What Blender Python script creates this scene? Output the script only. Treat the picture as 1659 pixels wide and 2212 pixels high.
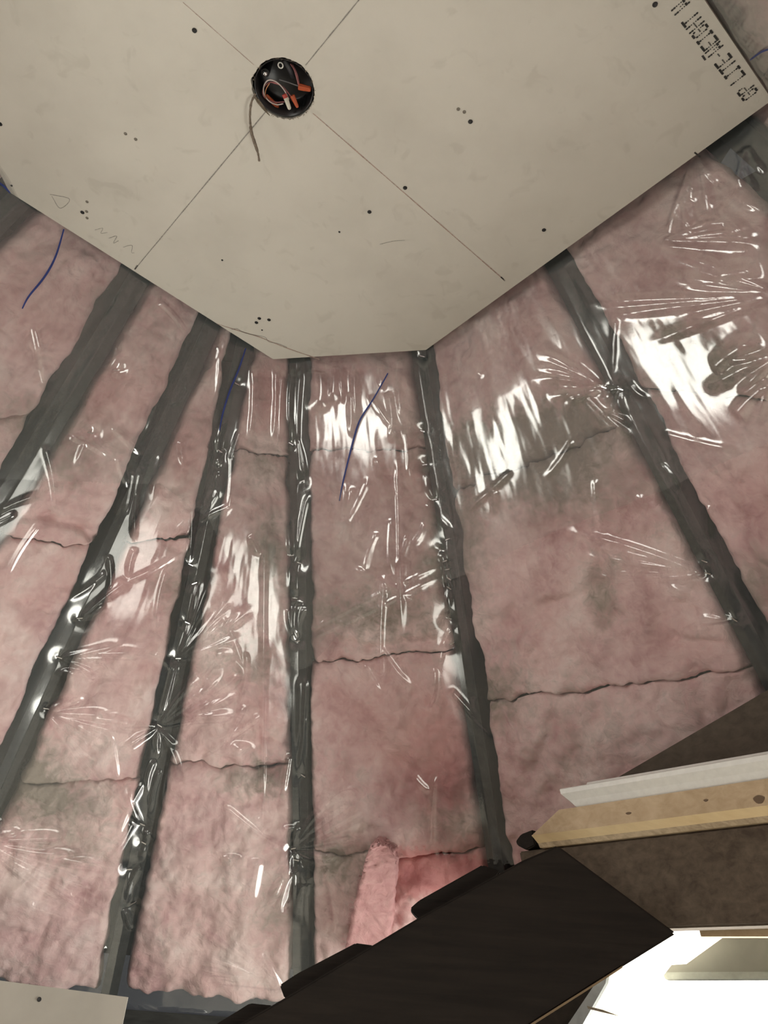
import bpy, bmesh, math, random
import numpy as np
from mathutils import Matrix, Vector

for o in list(bpy.data.objects):
    bpy.data.objects.remove(o)
scene = bpy.context.scene
COL = scene.collection
random.seed(4)

# ------------------------------------------------------------------ camera
W, HH = 1659, 2212
CX, CY = W / 2, HH / 2
F = 1725.237
M = np.array([[0.99730538, -0.03224201, 0.06589718],
              [0.03787204, -0.54303079, -0.83885831],
              [0.06283068, 0.83909357, -0.54034645]])
EYE = np.array([0.0, 0.0, 1.5])
cd = bpy.data.cameras.new('camera')
cam = bpy.data.objects.new('camera', cd)
COL.objects.link(cam)
m4 = Matrix.Identity(4)
for i in range(3):
    for j in range(3):
        m4[i][j] = M[i][j]
    m4[i][3] = EYE[i]
cam.matrix_world = m4
cd.sensor_fit = 'VERTICAL'
cd.sensor_height = 36.0
cd.lens = 36.0 * F / HH
cd.clip_start = 0.02
scene.camera = cam

# ------------------------------------------------------------------ world, light, exposure
world = bpy.data.worlds.new('world')
scene.world = world
world.use_nodes = True
world.node_tree.nodes['Background'].inputs[0].default_value = (0.9, 0.92, 1.0, 1)
world.node_tree.nodes['Background'].inputs[1].default_value = 0.03
vs = scene.view_settings
vs.view_transform = 'Standard'
vs.look = 'None'
vs.exposure = 0.6
vs.gamma = 1.0
vs.use_curve_mapping = False
scene.cycles.use_denoising = True
scene.cycles.max_bounces = 6
scene.cycles.diffuse_bounces = 4
scene.cycles.glossy_bounces = 3
scene.cycles.use_adaptive_sampling = True
scene.cycles.adaptive_threshold = 0.09
scene.cycles.adaptive_min_samples = 12
scene.cycles.transparent_max_bounces = 12
scene.cycles.caustics_reflective = False
scene.cycles.caustics_refractive = False

CTR = np.array([-0.294, 0.773])          # axis of the turret in plan
FLOOR = 0.0
PLATE = 1.5                              # top of the knee wall
CEIL = 1.5 + 1.38
RWALL = 1.5


def azdir(deg):
    a = math.radians(deg)
    return np.array([math.sin(a), math.cos(a)])


def window_light(name, az, z0, z1, width, watts, color, r=1.40):
    d = azdir(az)
    p = CTR + d * r
    ld = bpy.data.lights.new(name, 'AREA')
    ld.shape = 'RECTANGLE'
    ld.size = width
    ld.size_y = z1 - z0
    ld.energy = watts
    ld.color = color
    lo = bpy.data.objects.new(name, ld)
    COL.objects.link(lo)
    lo.location = (p[0], p[1], (z0 + z1) / 2)
    lo.rotation_euler = Vector((-d[0], -d[1], 0)).to_track_quat('-Z', 'Y').to_euler()
    return lo


WARM = (1.0, 0.985, 0.90)
ADDED_WINDOWS = [(158, 0.38, 1.05, 1.14)]
window_light('daylight_window_rear', 158, 0.40, 1.03, 1.08, 8, WARM)  # added out of view so the film wrinkles catch a glint
window_light('daylight_window_ahead', 46, 0.45, 1.42, 0.62, 18, WARM, r=1.24)
# two added roof lights in the rear left slope, unseen, placed for film glare
ADDED_ROOF_LIGHTS = [(-84, 2.26, 0.42, 0.60, 6.0), (-148, 2.20, 0.36, 0.56, 3.4)]
SKY_R = 1.04


def sky_frame(az, z):
    d = azdir(az)
    n = np.array([-d[0] * math.sin(math.radians(56)), -d[1] * math.sin(math.radians(56)), -math.cos(math.radians(56))])
    r = SKY_R - (z - 2.2) * 0.66
    return np.array([CTR[0] + d[0] * r, CTR[1] + d[1] * r, z]), n, np.array([d[1], -d[0], 0])


for az_, z_, w_, h_, e_ in ADDED_ROOF_LIGHTS:
    lo_ = window_light('daylight_roof_window', az_, 0.0, h_, w_, e_, (1.0, 0.99, 0.93))
    c_, n_, v_ = sky_frame(az_, z_)
    lo_.location = c_
    lo_.rotation_euler = Vector(n_).to_track_quat('-Z', 'Y').to_euler()

# ------------------------------------------------------------------ helpers
EZ = np.array([0, 0, 1.0])
D1 = np.array([-math.sqrt(.5), math.sqrt(.5), 0])
D2 = np.array([math.sqrt(.5), math.sqrt(.5), 0])


def ray(p):
    v = M @ np.array([p[0] - CX, -(p[1] - CY), -F])
    return v / np.linalg.norm(v)


def at(p, n, d):
    """point where the sight line of photo position p meets the plane n.X = d (X measured from the eye)"""
    r = ray(p)
    return EYE + r * (d / (r @ np.asarray(n, float)))


def on_ceil(p, drop=0.0):
    return at(p, EZ, CEIL - 1.5 - drop)


def project(X):
    c = (np.asarray(X) - EYE) @ M
    return np.stack([CX + F * c[..., 0] / -c[..., 2], CY - F * c[..., 1] / -c[..., 2]], -1)


def link(name, me, mat=None, parent=None, smooth=False):
    o = bpy.data.objects.new(name, me)
    COL.objects.link(o)
    if mat is not None:
        me.materials.append(mat)
    if parent is not None:
        o.parent = parent
    if smooth:
        me.polygons.foreach_set('use_smooth', [True] * len(me.polygons))
    return o


def tag(o, label=None, cat=None, group=None, kind=None):
    if label:
        o['label'] = label
    if cat:
        o['category'] = cat
    if group:
        o['group'] = group
    if kind:
        o['kind'] = kind
    return o


def empty(name, label, cat, group=None, loc=(0, 0, 0)):
    o = bpy.data.objects.new(name, None)
    COL.objects.link(o)
    o.empty_display_size = 0.05
    return tag(o, label, cat, group)


def mesh_py(verts, faces):
    me = bpy.data.meshes.new('mesh')
    me.from_pydata([tuple(map(float, v)) for v in verts], [], [tuple(f) for f in faces])
    me.update()
    return me


def grid_mesh(P, mask=None):
    """P: (rows, cols, 3) array -> mesh; mask (rows-1, cols-1) of faces to keep"""
    nr, nc = P.shape[:2]
    idx = np.arange(nr * nc).reshape(nr, nc)
    q = np.stack([idx[:-1, :-1], idx[:-1, 1:], idx[1:, 1:], idx[1:, :-1]], -1).reshape(-1, 4)
    V = P.reshape(-1, 3)
    if mask is not None:
        q = q[mask.reshape(-1)]
        used, q = np.unique(q, return_inverse=True)
        q = q.reshape(-1, 4)
        V = V[used]
    me = bpy.data.meshes.new('mesh')
    me.vertices.add(len(V))
    me.vertices.foreach_set('co', V.reshape(-1).astype(np.float32))
    me.loops.add(q.size)
    me.loops.foreach_set('vertex_index', q.reshape(-1).astype(np.int32))
    me.polygons.add(len(q))
    me.polygons.foreach_set('loop_start', (np.arange(len(q)) * 4).astype(np.int32))
    me.polygons.foreach_set('loop_total', np.full(len(q), 4, np.int32))
    me.polygons.foreach_set('use_smooth', np.ones(len(q), bool))
    me.update()
    if mask is not None:
        return me, used
    return me


def prism(poly, off, bevel=0.0):
    """closed solid from a polygon of 3D points pushed along the vector off"""
    bm = bmesh.new()
    a = [bm.verts.new(tuple(p)) for p in poly]
    b = [bm.verts.new(tuple(np.asarray(p) + off)) for p in poly]
    n = len(poly)
    bm.faces.new(a)
    bm.faces.new(b[::-1])
    for i in range(n):
        bm.faces.new((a[i], b[i], b[(i + 1) % n], a[(i + 1) % n]))
    bmesh.ops.recalc_face_normals(bm, faces=bm.faces)
    if bevel:
        bmesh.ops.bevel(bm, geom=list(bm.edges), offset=bevel, segments=2, affect='EDGES', clamp_overlap=True)
    me = bpy.data.meshes.new('mesh')
    bm.to_mesh(me)
    bm.free()
    return me


def tube(points, radius, sides=8, taper=None):
    P = np.asarray(points, float)
    n = len(P)
    vs_, fs = [], []
    up = np.array([0.3, 0.2, 0.93])
    for i in range(n):
        t = P[min(i + 1, n - 1)] - P[max(i - 1, 0)]
        t /= max(np.linalg.norm(t), 1e-9)
        a = np.cross(t, up)
        if np.linalg.norm(a) < 1e-3:
            a = np.cross(t, [1, 0, 0])
        a /= np.linalg.norm(a)
        b = np.cross(t, a)
        r = radius if taper is None else radius * taper[i]
        for k in range(sides):
            th = 2 * math.pi * k / sides
            vs_.append(P[i] + r * (math.cos(th) * a + math.sin(th) * b))
    for i in range(n - 1):
        for k in range(sides):
            k2 = (k + 1) % sides
            fs.append((i * sides + k, i * sides + k2, (i + 1) * sides + k2, (i + 1) * sides + k))
    fs.append(tuple(range(sides))[::-1])
    fs.append(tuple((n - 1) * sides + k for k in range(sides)))
    return mesh_py(vs_, fs)


def spline(pts, n=24):
    P = np.asarray(pts, float)
    Q = np.vstack([2 * P[0] - P[1], P, 2 * P[-1] - P[-2]])
    out = []
    seg = len(P) - 1
    for i in range(seg):
        p0, p1, p2, p3 = Q[i:i + 4]
        for t in np.linspace(0, 1, max(2, n // seg), endpoint=(i == seg - 1)):
            out.append(0.5 * (2 * p1 + (p2 - p0) * t + (2 * p0 - 5 * p1 + 4 * p2 - p3) * t * t + (3 * p1 - p0 - 3 * p2 + p3) * t ** 3))
    return np.array(out)


def lathe(prof, axis0, axis1, sides=16):
    """prof: list of (distance along the axis 0..1, radius)"""
    a0, a1 = np.asarray(axis0, float), np.asarray(axis1, float)
    t = a1 - a0
    L = np.linalg.norm(t)
    t /= L
    a = np.cross(t, [0.21, 0.4, 0.89])
    a /= np.linalg.norm(a)
    b = np.cross(t, a)
    vs_, fs = [], []
    for (h, r) in prof:
        for k in range(sides):
            th = 2 * math.pi * k / sides
            vs_.append(a0 + t * L * h + r * (math.cos(th) * a + math.sin(th) * b))
    for i in range(len(prof) - 1):
        for k in range(sides):
            k2 = (k + 1) % sides
            fs.append((i * sides + k, i * sides + k2, (i + 1) * sides + k2, (i + 1) * sides + k))
    fs.append(tuple(range(sides))[::-1])
    fs.append(tuple((len(prof) - 1) * sides + k for k in range(sides)))
    return mesh_py(vs_, fs)


# ---- vectorised gradient noise
GRAD = {}


def perlin(x, y, seed):
    if seed not in GRAD:
        ang = np.random.RandomState(seed).rand(256, 256) * 2 * np.pi
        GRAD[seed] = (np.cos(ang), np.sin(ang))
    gx, gy = GRAD[seed]
    xi, yi = np.floor(x).astype(int), np.floor(y).astype(int)
    xf, yf = x - xi, y - yi
    u = xf * xf * xf * (xf * (xf * 6 - 15) + 10)
    v = yf * yf * yf * (yf * (yf * 6 - 15) + 10)

    def g(ix, iy, dx, dy):
        return gx[ix % 256, iy % 256] * dx + gy[ix % 256, iy % 256] * dy
    n00 = g(xi, yi, xf, yf)
    n10 = g(xi + 1, yi, xf - 1, yf)
    n01 = g(xi, yi + 1, xf, yf - 1)
    n11 = g(xi + 1, yi + 1, xf - 1, yf - 1)
    return (n00 * (1 - u) + n10 * u) * (1 - v) + (n01 * (1 - u) + n11 * u) * v


def fbm(x, y, seed, octv=4, gain=0.5):
    s = np.zeros(np.broadcast(x, y).shape)
    a = 1.0
    for k in range(octv):
        s = s + a * perlin(x * 2 ** k + 17.3 * k, y * 2 ** k + 9.1 * k, seed + k)
        a *= gain
    return s


def seg_dist(px, py, a, b):
    ax, ay = a
    bx, by = b
    L2 = (bx - ax) ** 2 + (by - ay) ** 2
    t = ((px - ax) * (bx - ax) + (py - ay) * (by - ay)) / L2
    tc = np.clip(t, 0, 1)
    d = np.hypot(px - (ax + tc * (bx - ax)), py - (ay + tc * (by - ay)))
    return d, tc


# ------------------------------------------------------------------ materials
class NT:
    def __init__(self, name):
        self.m = bpy.data.materials.new(name)
        self.m.use_nodes = True
        self.t = self.m.node_tree
        self.b = self.t.nodes['Principled BSDF']
        self.out = self.t.nodes['Material Output']

    def n(self, kind, **kw):
        nd = self.t.nodes.new(kind)
        for k, v in kw.items():
            if k in nd.inputs:
                nd.inputs[k].default_value = v
            else:
                setattr(nd, k, v)
        return nd

    def l(self, a, b):
        self.t.links.new(a, b)

    def noise(self, scale, detail=4, rough=0.55, vec=None, dist=0.0):
        nd = self.n('ShaderNodeTexNoise')
        nd.inputs['Scale'].default_value = scale
        nd.inputs['Detail'].default_value = detail
        nd.inputs['Roughness'].default_value = rough
        nd.inputs['Distortion'].default_value = dist
        if vec is not None:
            self.l(vec, nd.inputs['Vector'])
        return nd

    def ramp(self, fac, stops):
        nd = self.n('ShaderNodeValToRGB')
        el = nd.color_ramp.elements
        while len(el) < len(stops):
            el.new(0.5)
        for e, (p, c) in zip(el, stops):
            e.position = p
            e.color = (*c, 1)
        self.l(fac, nd.inputs['Fac'])
        return nd

    def obj(self, scale=(1, 1, 1), rot=(0, 0, 0)):
        tc = self.n('ShaderNodeTexCoord')
        mp = self.n('ShaderNodeMapping')
        mp.inputs['Scale'].default_value = scale
        mp.inputs['Rotation'].default_value = rot
        self.l(tc.outputs['Object'], mp.inputs['Vector'])
        return mp.outputs['Vector']

    def bump(self, h, strength, dist):
        nd = self.n('ShaderNodeBump')
        nd.inputs['Strength'].default_value = strength
        nd.inputs['Distance'].default_value = dist
        self.l(h, nd.inputs['Height'])
        self.l(nd.outputs['Normal'], self.b.inputs['Normal'])
        return nd


def lin(r, g, b):
    f = lambda c: (c / 255 / 12.92) if c <= 10 else ((c / 255 + 0.055) / 1.055) ** 2.4
    return (f(r), f(g), f(b))


def simple(name, col, rough=0.6, metal=0.0, nscale=60, var=0.12, bump=0.0):
    k = NT(name)
    v = k.obj()
    n = k.noise(nscale, 4, 0.6, v)
    lo = tuple(c * (1 - var) for c in col)
    hi = tuple(min(1, c * (1 + var)) for c in col)
    r = k.ramp(n.outputs['Fac'], [(0.3, lo), (0.7, hi)])
    k.l(r.outputs['Color'], k.b.inputs['Base Color'])
    k.b.inputs['Roughness'].default_value = rough
    k.b.inputs['Metallic'].default_value = metal
    if bump:
        k.bump(n.outputs['Fac'], bump, 0.004)
    return k.m


def wood(name, dark, light, axis, scale=1.0, rough=0.75):
    """grain runs along the given horizontal direction (angle in plan)"""
    k = NT(name)
    v = k.obj((3 * scale, 45 * scale, 45 * scale), (0, 0, -axis))
    n = k.noise(1.6, 6, 0.62, v, 0.4)
    v2 = k.obj((1, 1, 1))
    n2 = k.noise(5, 4, 0.6, v2)
    mx = k.n('ShaderNodeMath', operation='MULTIPLY_ADD')
    k.l(n2.outputs['Fac'], mx.inputs[0])
    mx.inputs[1].default_value = 0.5
    k.l(n.outputs['Fac'], mx.inputs[2])
    r = k.ramp(mx.outputs[0], [(0.5, dark), (1.0, light)])
    k.l(r.outputs['Color'], k.b.inputs['Base Color'])
    k.b.inputs['Roughness'].default_value = rough
    k.b.inputs['Specular IOR Level'].default_value = 0.2
    k.bump(n.outputs['Fac'], 0.35, 0.003)
    return k.m


def mat_gypsum():
    k = NT('gypsum_paper')
    v = k.obj()
    n = k.noise(3.5, 5, 0.6, v)
    r = k.ramp(n.outputs['Fac'], [(0.3, (0.60, 0.575, 0.505)), (0.55, (0.67, 0.645, 0.57)), (0.8, (0.70, 0.675, 0.60))])
    n2 = k.noise(22, 3, 0.5, v, 0.8)
    r2 = k.ramp(n2.outputs['Fac'], [(0.30, (0.80, 0.79, 0.77)), (0.40, (1, 1, 1))])
    mx = k.n('ShaderNodeMix', data_type='RGBA', blend_type='MULTIPLY')
    mx.inputs['Factor'].default_value = 0.35
    k.l(r.outputs['Color'], mx.inputs['A'])
    k.l(r2.outputs['Color'], mx.inputs['B'])
    k.l(mx.outputs['Result'], k.b.inputs['Base Color'])
    k.b.inputs['Roughness'].default_value = 0.85
    n3 = k.noise(350, 2, 0.5, v)
    k.bump(n3.outputs['Fac'], 0.12, 0.001)
    return k.m


def mat_batt():
    k = NT('fibreglass_pink')
    v = k.obj()
    n1 = k.noise(38, 4, 0.66, v, 0.9)
    tone = k.n('ShaderNodeAttribute', attribute_name='tone')
    sm = k.n('ShaderNodeMath', operation='MULTIPLY_ADD')
    k.l(n1.outputs['Fac'], sm.inputs[0])
    sm.inputs[1].default_value = 0.5
    k.l(tone.outputs['Fac'], sm.inputs[2])
    base = k.ramp(sm.outputs[0], [(0.38, (0.50, 0.29, 0.295)), (0.60, (0.68, 0.455, 0.45)), (0.78, (0.78, 0.57, 0.555)), (1.0, (0.86, 0.70, 0.675))])
    at1 = k.n('ShaderNodeAttribute', attribute_name='dirt')
    ad = k.n('ShaderNodeMath', operation='MULTIPLY_ADD')
    k.l(n1.outputs['Fac'], ad.inputs[0])
    ad.inputs[1].default_value = 0.8
    k.l(at1.outputs['Fac'], ad.inputs[2])
    dr = k.ramp(ad.outputs[0], [(0.50, (0, 0, 0)), (1.15, (1, 1, 1))])
    mx = k.n('ShaderNodeMix', data_type='RGBA')
    k.l(dr.outputs['Color'], mx.inputs['Factor'])
    k.l(base.outputs['Color'], mx.inputs['A'])
    mx.inputs['B'].default_value = (0.31, 0.265, 0.225, 1)
    at2 = k.n('ShaderNodeAttribute', attribute_name='rose')
    mx2 = k.n('ShaderNodeMix', data_type='RGBA', blend_type='MULTIPLY')
    k.l(at2.outputs['Fac'], mx2.inputs['Factor'])
    k.l(mx.outputs['Result'], mx2.inputs['A'])
    mx2.inputs['B'].default_value = (0.74, 0.50, 0.50, 1)
    k.l(mx2.outputs['Result'], k.b.inputs['Base Color'])
    k.b.inputs['Roughness'].default_value = 1.0
    k.b.inputs['Specular IOR Level'].default_value = 0.0
    n2 = k.noise(11, 4, 0.5, v, 0.5)
    hs_ = k.n('ShaderNodeMath', operation='MULTIPLY_ADD')
    k.l(n1.outputs['Fac'], hs_.inputs[0])
    hs_.inputs[1].default_value = 0.22
    k.l(n2.outputs['Fac'], hs_.inputs[2])
    k.bump(hs_.outputs[0], 0.5, 0.028)
    return k.m


def mat_film(name, haze, spec=1.5, rough=0.16):
    """thin clear polyethylene: lets light through, mirrors a little, slightly milky"""
    k = NT(name)
    t = k.t
    t.nodes.remove(k.b)
    lw = k.n('ShaderNodeLayerWeight')
    lw.inputs['Blend'].default_value = 0.5
    pw_ = k.n('ShaderNodeMath', operation='POWER')
    k.l(lw.outputs['Facing'], pw_.inputs[0])
    pw_.inputs[1].default_value = 4.0
    mul = k.n('ShaderNodeMath', operation='MULTIPLY_ADD', use_clamp=True)
    k.l(pw_.outputs[0], mul.inputs[0])
    mul.inputs[1].default_value = 0.75
    mul.inputs[2].default_value = spec
    tr = k.n('ShaderNodeBsdfTransparent')
    tr.inputs['Color'].default_value = (0.97, 0.97, 0.965, 1)
    df = k.n('ShaderNodeBsdfDiffuse')
    df.inputs['Color'].default_value = (0.70, 0.79, 0.80, 1)
    gl = k.n('ShaderNodeBsdfGlossy')
    gl.inputs['Roughness'].default_value = rough
    gl.inputs['Color'].default_value = (0.95, 0.95, 0.93, 1)
    m1 = k.n('ShaderNodeMixShader')
    m1.inputs[0].default_value = haze
    k.l(tr.outputs[0], m1.inputs[1])
    k.l(df.outputs[0], m1.inputs[2])
    m2 = k.n('ShaderNodeMixShader')
    k.l(mul.outputs[0], m2.inputs[0])
    k.l(m1.outputs[0], m2.inputs[1])
    k.l(gl.outputs[0], m2.inputs[2])
    k.l(m2.outputs[0], k.out.inputs['Surface'])
    return k.m


def mat_emit(name, col, strength):
    k = NT(name)
    k.b.inputs['Base Color'].default_value = (*col, 1)
    k.b.inputs['Emission Color'].default_value = (*col, 1)
    k.b.inputs['Emission Strength'].default_value = strength
    return k.m


M_GYP = mat_gypsum()
M_BATT = mat_batt()
M_FILM = mat_film('poly_film', 0.055, 0.09, 0.13)
M_FILM2 = mat_film('poly_film_overlap', 0.055, 0.065, 0.13)
M_RAFTER = wood('rafter_wood', (0.018, 0.019, 0.018), (0.044, 0.046, 0.043), 0.0)
M_DECK = simple('roof_deck_board', (0.05, 0.042, 0.036), 0.9, nscale=12, var=0.3)
M_BEAM = wood('dark_beam_wood', (0.008, 0.006, 0.0045), (0.021, 0.016, 0.012), math.radians(0))
M_BEAM2 = wood('brown_beam_wood', (0.055, 0.040, 0.028), (0.125, 0.098, 0.070), math.radians(135))
M_BROWN = wood('brown_board_wood', (0.060, 0.048, 0.036), (0.100, 0.082, 0.062), math.radians(135))
M_PINE = wood('pine_wood', (0.40, 0.295, 0.18), (0.55, 0.43, 0.29), math.radians(135), 0.8)
M_WHITE = simple('white_primer', (0.72, 0.72, 0.68), 0.5, nscale=90, var=0.05)
M_BLACK = simple('black_plastic', (0.010, 0.010, 0.011), 0.32, nscale=40, var=0.2)
M_SCREW = simple('black_phosphate', (0.012, 0.012, 0.012), 0.5)
M_STEEL = simple('staple_steel', (0.75, 0.76, 0.76), 0.25, 1.0)
M_ORANGE = simple('orange_plastic', (0.50, 0.095, 0.03), 0.4)
M_RED = simple('red_plastic', (0.42, 0.05, 0.035), 0.4)
M_IVORY = simple('ivory_plastic', (0.62, 0.60, 0.50), 0.4)
M_WIREW = simple('white_wire', (0.58, 0.50, 0.46), 0.45)
M_WIREP = simple('red_wire', (0.36, 0.13, 0.13), 0.45)
M_WIREB = simple('grey_wire', (0.05, 0.05, 0.055), 0.45)
M_COPPER = simple('copper_wire', (0.60, 0.28, 0.15), 0.35, 0.8)
M_TWINE = simple('paper_shred', (0.19, 0.155, 0.12), 0.95, nscale=300, var=0.35)
M_PENCIL = simple('pencil_graphite', (0.30, 0.285, 0.255), 0.8, nscale=300, var=0.4)
M_REDLINE = simple('red_chalk', (0.42, 0.31, 0.26), 0.9, nscale=260, var=0.4)
M_INK = simple('print_ink', (0.045, 0.043, 0.040), 0.8, nscale=300, var=0.4)
M_BLUE = simple('blue_marker', (0.020, 0.040, 0.19), 0.5)
M_TORN = simple('torn_paper', (0.20, 0.165, 0.12), 0.95, nscale=200, var=0.4)
M_FLOOR = wood('dusty_floor', (0.52, 0.48, 0.41), (0.68, 0.64, 0.56), 0.3, 0.6)
M_CREAM = simple('cream_wall', (0.80, 0.74, 0.58), 0.8, nscale=8, var=0.04)
M_GREY = simple('grey_blind', (0.19, 0.185, 0.165), 0.7, nscale=30, var=0.05)
M_ALU = simple('grey_aluminium', (0.26, 0.275, 0.28), 0.5, 0.2)

# ------------------------------------------------------------------ the turret roof surface
# control lines running from the ceiling panel down to the wall plate: (name, photo position at the panel, plan position at the plate)
LINES = [
    ('o', np.array([-0.905, 0.70]), np.array([-1.79, 0.62])),
    ('r0', (60, 430), (-1.702, 1.291)),
    ('r1', (305, 600), (-1.393, 1.794)),
    ('r2', (455, 705), (-1.132, 2.017)),
    ('r3', (525, 745), (-0.743, 2.204)),
    ('r4', (640, 780), (-0.286, 2.273)),
    ('r5', (897, 762), (0.228, 2.179)),
    ('r6', (1185, 580), (0.919, 1.655)),
    ('r7', (1572, 300), (1.204, 0.90)),
    ('c', np.array([0.557, 0.797]), np.array([1.206, 0.70])),
    ('r8', np.array([0.318, 0.553]), np.array([1.07, 0.15])),
]
TOPEXT = 0.07
T3, B3 = [], []
for nm, a, b in LINES:
    A = on_ceil(a)[:2] if isinstance(a, tuple) else a
    out = (A - CTR) / np.linalg.norm(A - CTR)
    A = A + out * (0.030 if nm not in ('c', 'r8', 'o') else 0.018)
    A3 = np.array([A[0], A[1], CEIL])
    Bb = np.array([b[0], b[1], PLATE])
    T3.append(A3 + (A3 - Bb) * (TOPEXT / (CEIL - PLATE)))
    B3.append(Bb)
T3, B3 = np.array(T3), np.array(B3)
NL = len(LINES)
ISRAFT = [nm.startswith('r') for nm, _, _ in LINES]
GAP = {'o': .03, 'r0': .045, 'r1': .036, 'r2': .031, 'r3': .028, 'r4': .024, 'r5': .027, 'r6': .030, 'r7': .05, 'c': 0.0, 'r8': .03}


def surf(s, t):
    """point on the rafter faces; s counts the control lines, t runs 0 (top) to 1 (plate)"""
    s = np.asarray(s, float)
    t = np.asarray(t, float)
    i = np.clip(np.floor(s).astype(int), 0, NL - 2)
    u = (s - i)[..., None]
    a = T3[i] * (1 - u) + T3[i + 1] * u
    b = B3[i] * (1 - u) + B3[i + 1] * u
    return a * (1 - t[..., None]) + b * t[..., None]


def normal(s, t):
    """direction into the room"""
    e = 1e-3
    s = np.asarray(s, float)
    du = surf(np.clip(s + 0.5, 0, NL - 1), t) - surf(np.clip(s - 0.5, 0, NL - 1), t)
    dv = surf(s, np.asarray(t) + e) - surf(s, np.asarray(t) - e)
    n = np.cross(du, dv)
    n /= np.linalg.norm(n, axis=-1, keepdims=True)
    c = np.array([CTR[0], CTR[1], 1.6])
    sg = np.sign(np.sum(n * (c - surf(s, t)), -1, keepdims=True))
    return n * sg


def px_to_st(p):
    """find (s, t) on the roof that shows at photo position p"""
    best = None
    s = np.linspace(0, NL - 1, 241)
    t = np.linspace(0, 1, 121)
    S, T = np.meshgrid(s, t)
    d = np.hypot(*np.moveaxis(project(surf(S, T)) - np.array(p), -1, 0))
    k = np.unravel_index(np.argmin(d), d.shape)
    s0, t0 = S[k], T[k]
    hs, ht = 0.05, 0.01
    for _ in range(4):
        S, T = np.meshgrid(np.linspace(s0 - hs, s0 + hs, 21), np.linspace(t0 - ht, t0 + ht, 21))
        S = np.clip(S, 0, NL - 1)
        d = np.hypot(*np.moveaxis(project(surf(S, T)) - np.array(p), -1, 0))
        k = np.unravel_index(np.argmin(d), d.shape)
        s0, t0 = S[k], T[k]
        hs /= 8
        ht /= 8
    return float(s0), float(t0)


def t_at(i, y):
    """t on control line i at photo row y"""
    tt = np.linspace(0, 1, 800)
    pp = project(surf(np.full(800, float(i)), tt))
    return float(np.interp(y, pp[:, 1], tt))


LEN = float(np.linalg.norm(T3[4] - B3[4]))


def bay_widths(i, t):
    return np.linalg.norm(surf(np.full(np.shape(t), i + 0.0), t) - surf(np.full(np.shape(t), i + 0.9999), t), axis=-1)


def envelope(i, x, w, t):
    """how far the insulation pushes the plastic into the room; x metres from line i, w bay width"""
    u = np.clip(x / np.maximum(w, 1e-6), 0, 1)
    prof = np.clip(1 - np.abs(2 * u - 1) ** 2.4, 0, 1)
    amp = np.minimum(0.0055, 0.04 * w) * np.clip((t - 0.04) / 0.12, 0, 1) * np.clip((1.01 - t) / 0.05, 0.15, 1)
    return prof * amp + 0.003


# ------------------------------------------------------------------ structure: floor, knee walls, roof deck
def wall_arc(name, az0, az1, z0, z1, r, thick, mat, holes=()):
    n = max(2, int(abs(az1 - az0) / 9))
    vs_, fs = [], []
    A = np.linspace(az0, az1, n + 1)
    for a in A:
        d = azdir(a)
        for rr, z in ((r, z0), (r, z1), (r + thick, z1), (r + thick, z0)):
            p = CTR + d * rr
            vs_.append((p[0], p[1], z))
    for i in range(n):
        for k in range(4):
            k2 = (k + 1) % 4
            fs.append((i * 4 + k, i * 4 + k2, (i + 1) * 4 + k2, (i + 1) * 4 + k))
    fs.append((0, 1, 2, 3))
    fs.append((n * 4 + 3, n * 4 + 2, n * 4 + 1, n * 4))
    return tag(link(name, mesh_py(vs_, fs), mat), kind='structure')


M_WALLB = simple('bare_sheathing', (0.24, 0.20, 0.155), 0.9, nscale=14, var=.25)
floor_poly = [(CTR[0] + 1.75 * azdir(a)[0], CTR[1] + 1.75 * azdir(a)[1], FLOOR - 0.03) for a in range(0, 360, 15)]
tag(link('floor', prism(floor_poly, np.array([0, 0, 0.03])), M_FLOOR), kind='structure')
wall_arc('wall_front', -46, 70, FLOOR, PLATE - 0.04, 1.62, 0.06, M_DECK)
wall_arc('wall_left', -125, -46.5, FLOOR, PLATE - 0.04, 1.57, 0.06, M_WALLB)
wall_arc('wall_right', 70.5, 150, FLOOR, PLATE - 0.04, 1.57, 0.06, M_WALLB)
wall_arc('wall_rear', 150.5, 234.5, FLOOR, PLATE - 0.04, 1.57, 0.06, M_WALLB)

# frames around the added rear light and roof lights, all out of view
for k, (az, z0, z1, wd) in enumerate(ADDED_WINDOWS):
    d = azdir(az)
    tv = np.array([d[1], -d[0]])
    c = CTR + d * 1.43
    root = empty('window_%d' % (k + 2), None, None)  # frame round the added rear light
    tag(root, kind='structure')

    def bar(u0, u1, za, zb, nm='window_frame', mat=M_WHITE, root=root, c=c, tv=tv, d=d):
        p = [np.array([*(c + tv * u), z]) for u, z in ((u0, za), (u1, za), (u1, zb), (u0, zb))]
        link(nm, prism(p, np.array([d[0] * 0.05, d[1] * 0.05, 0])), mat, root)
    bar(-wd / 2 - .06, -wd / 2, z0 - .06, z1 + .06)
    bar(wd / 2, wd / 2 + .06, z0 - .06, z1 + .06)
    bar(-wd / 2, wd / 2, z1, z1 + .06)
    bar(-wd / 2, wd / 2, z0 - .06, z0)

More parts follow.
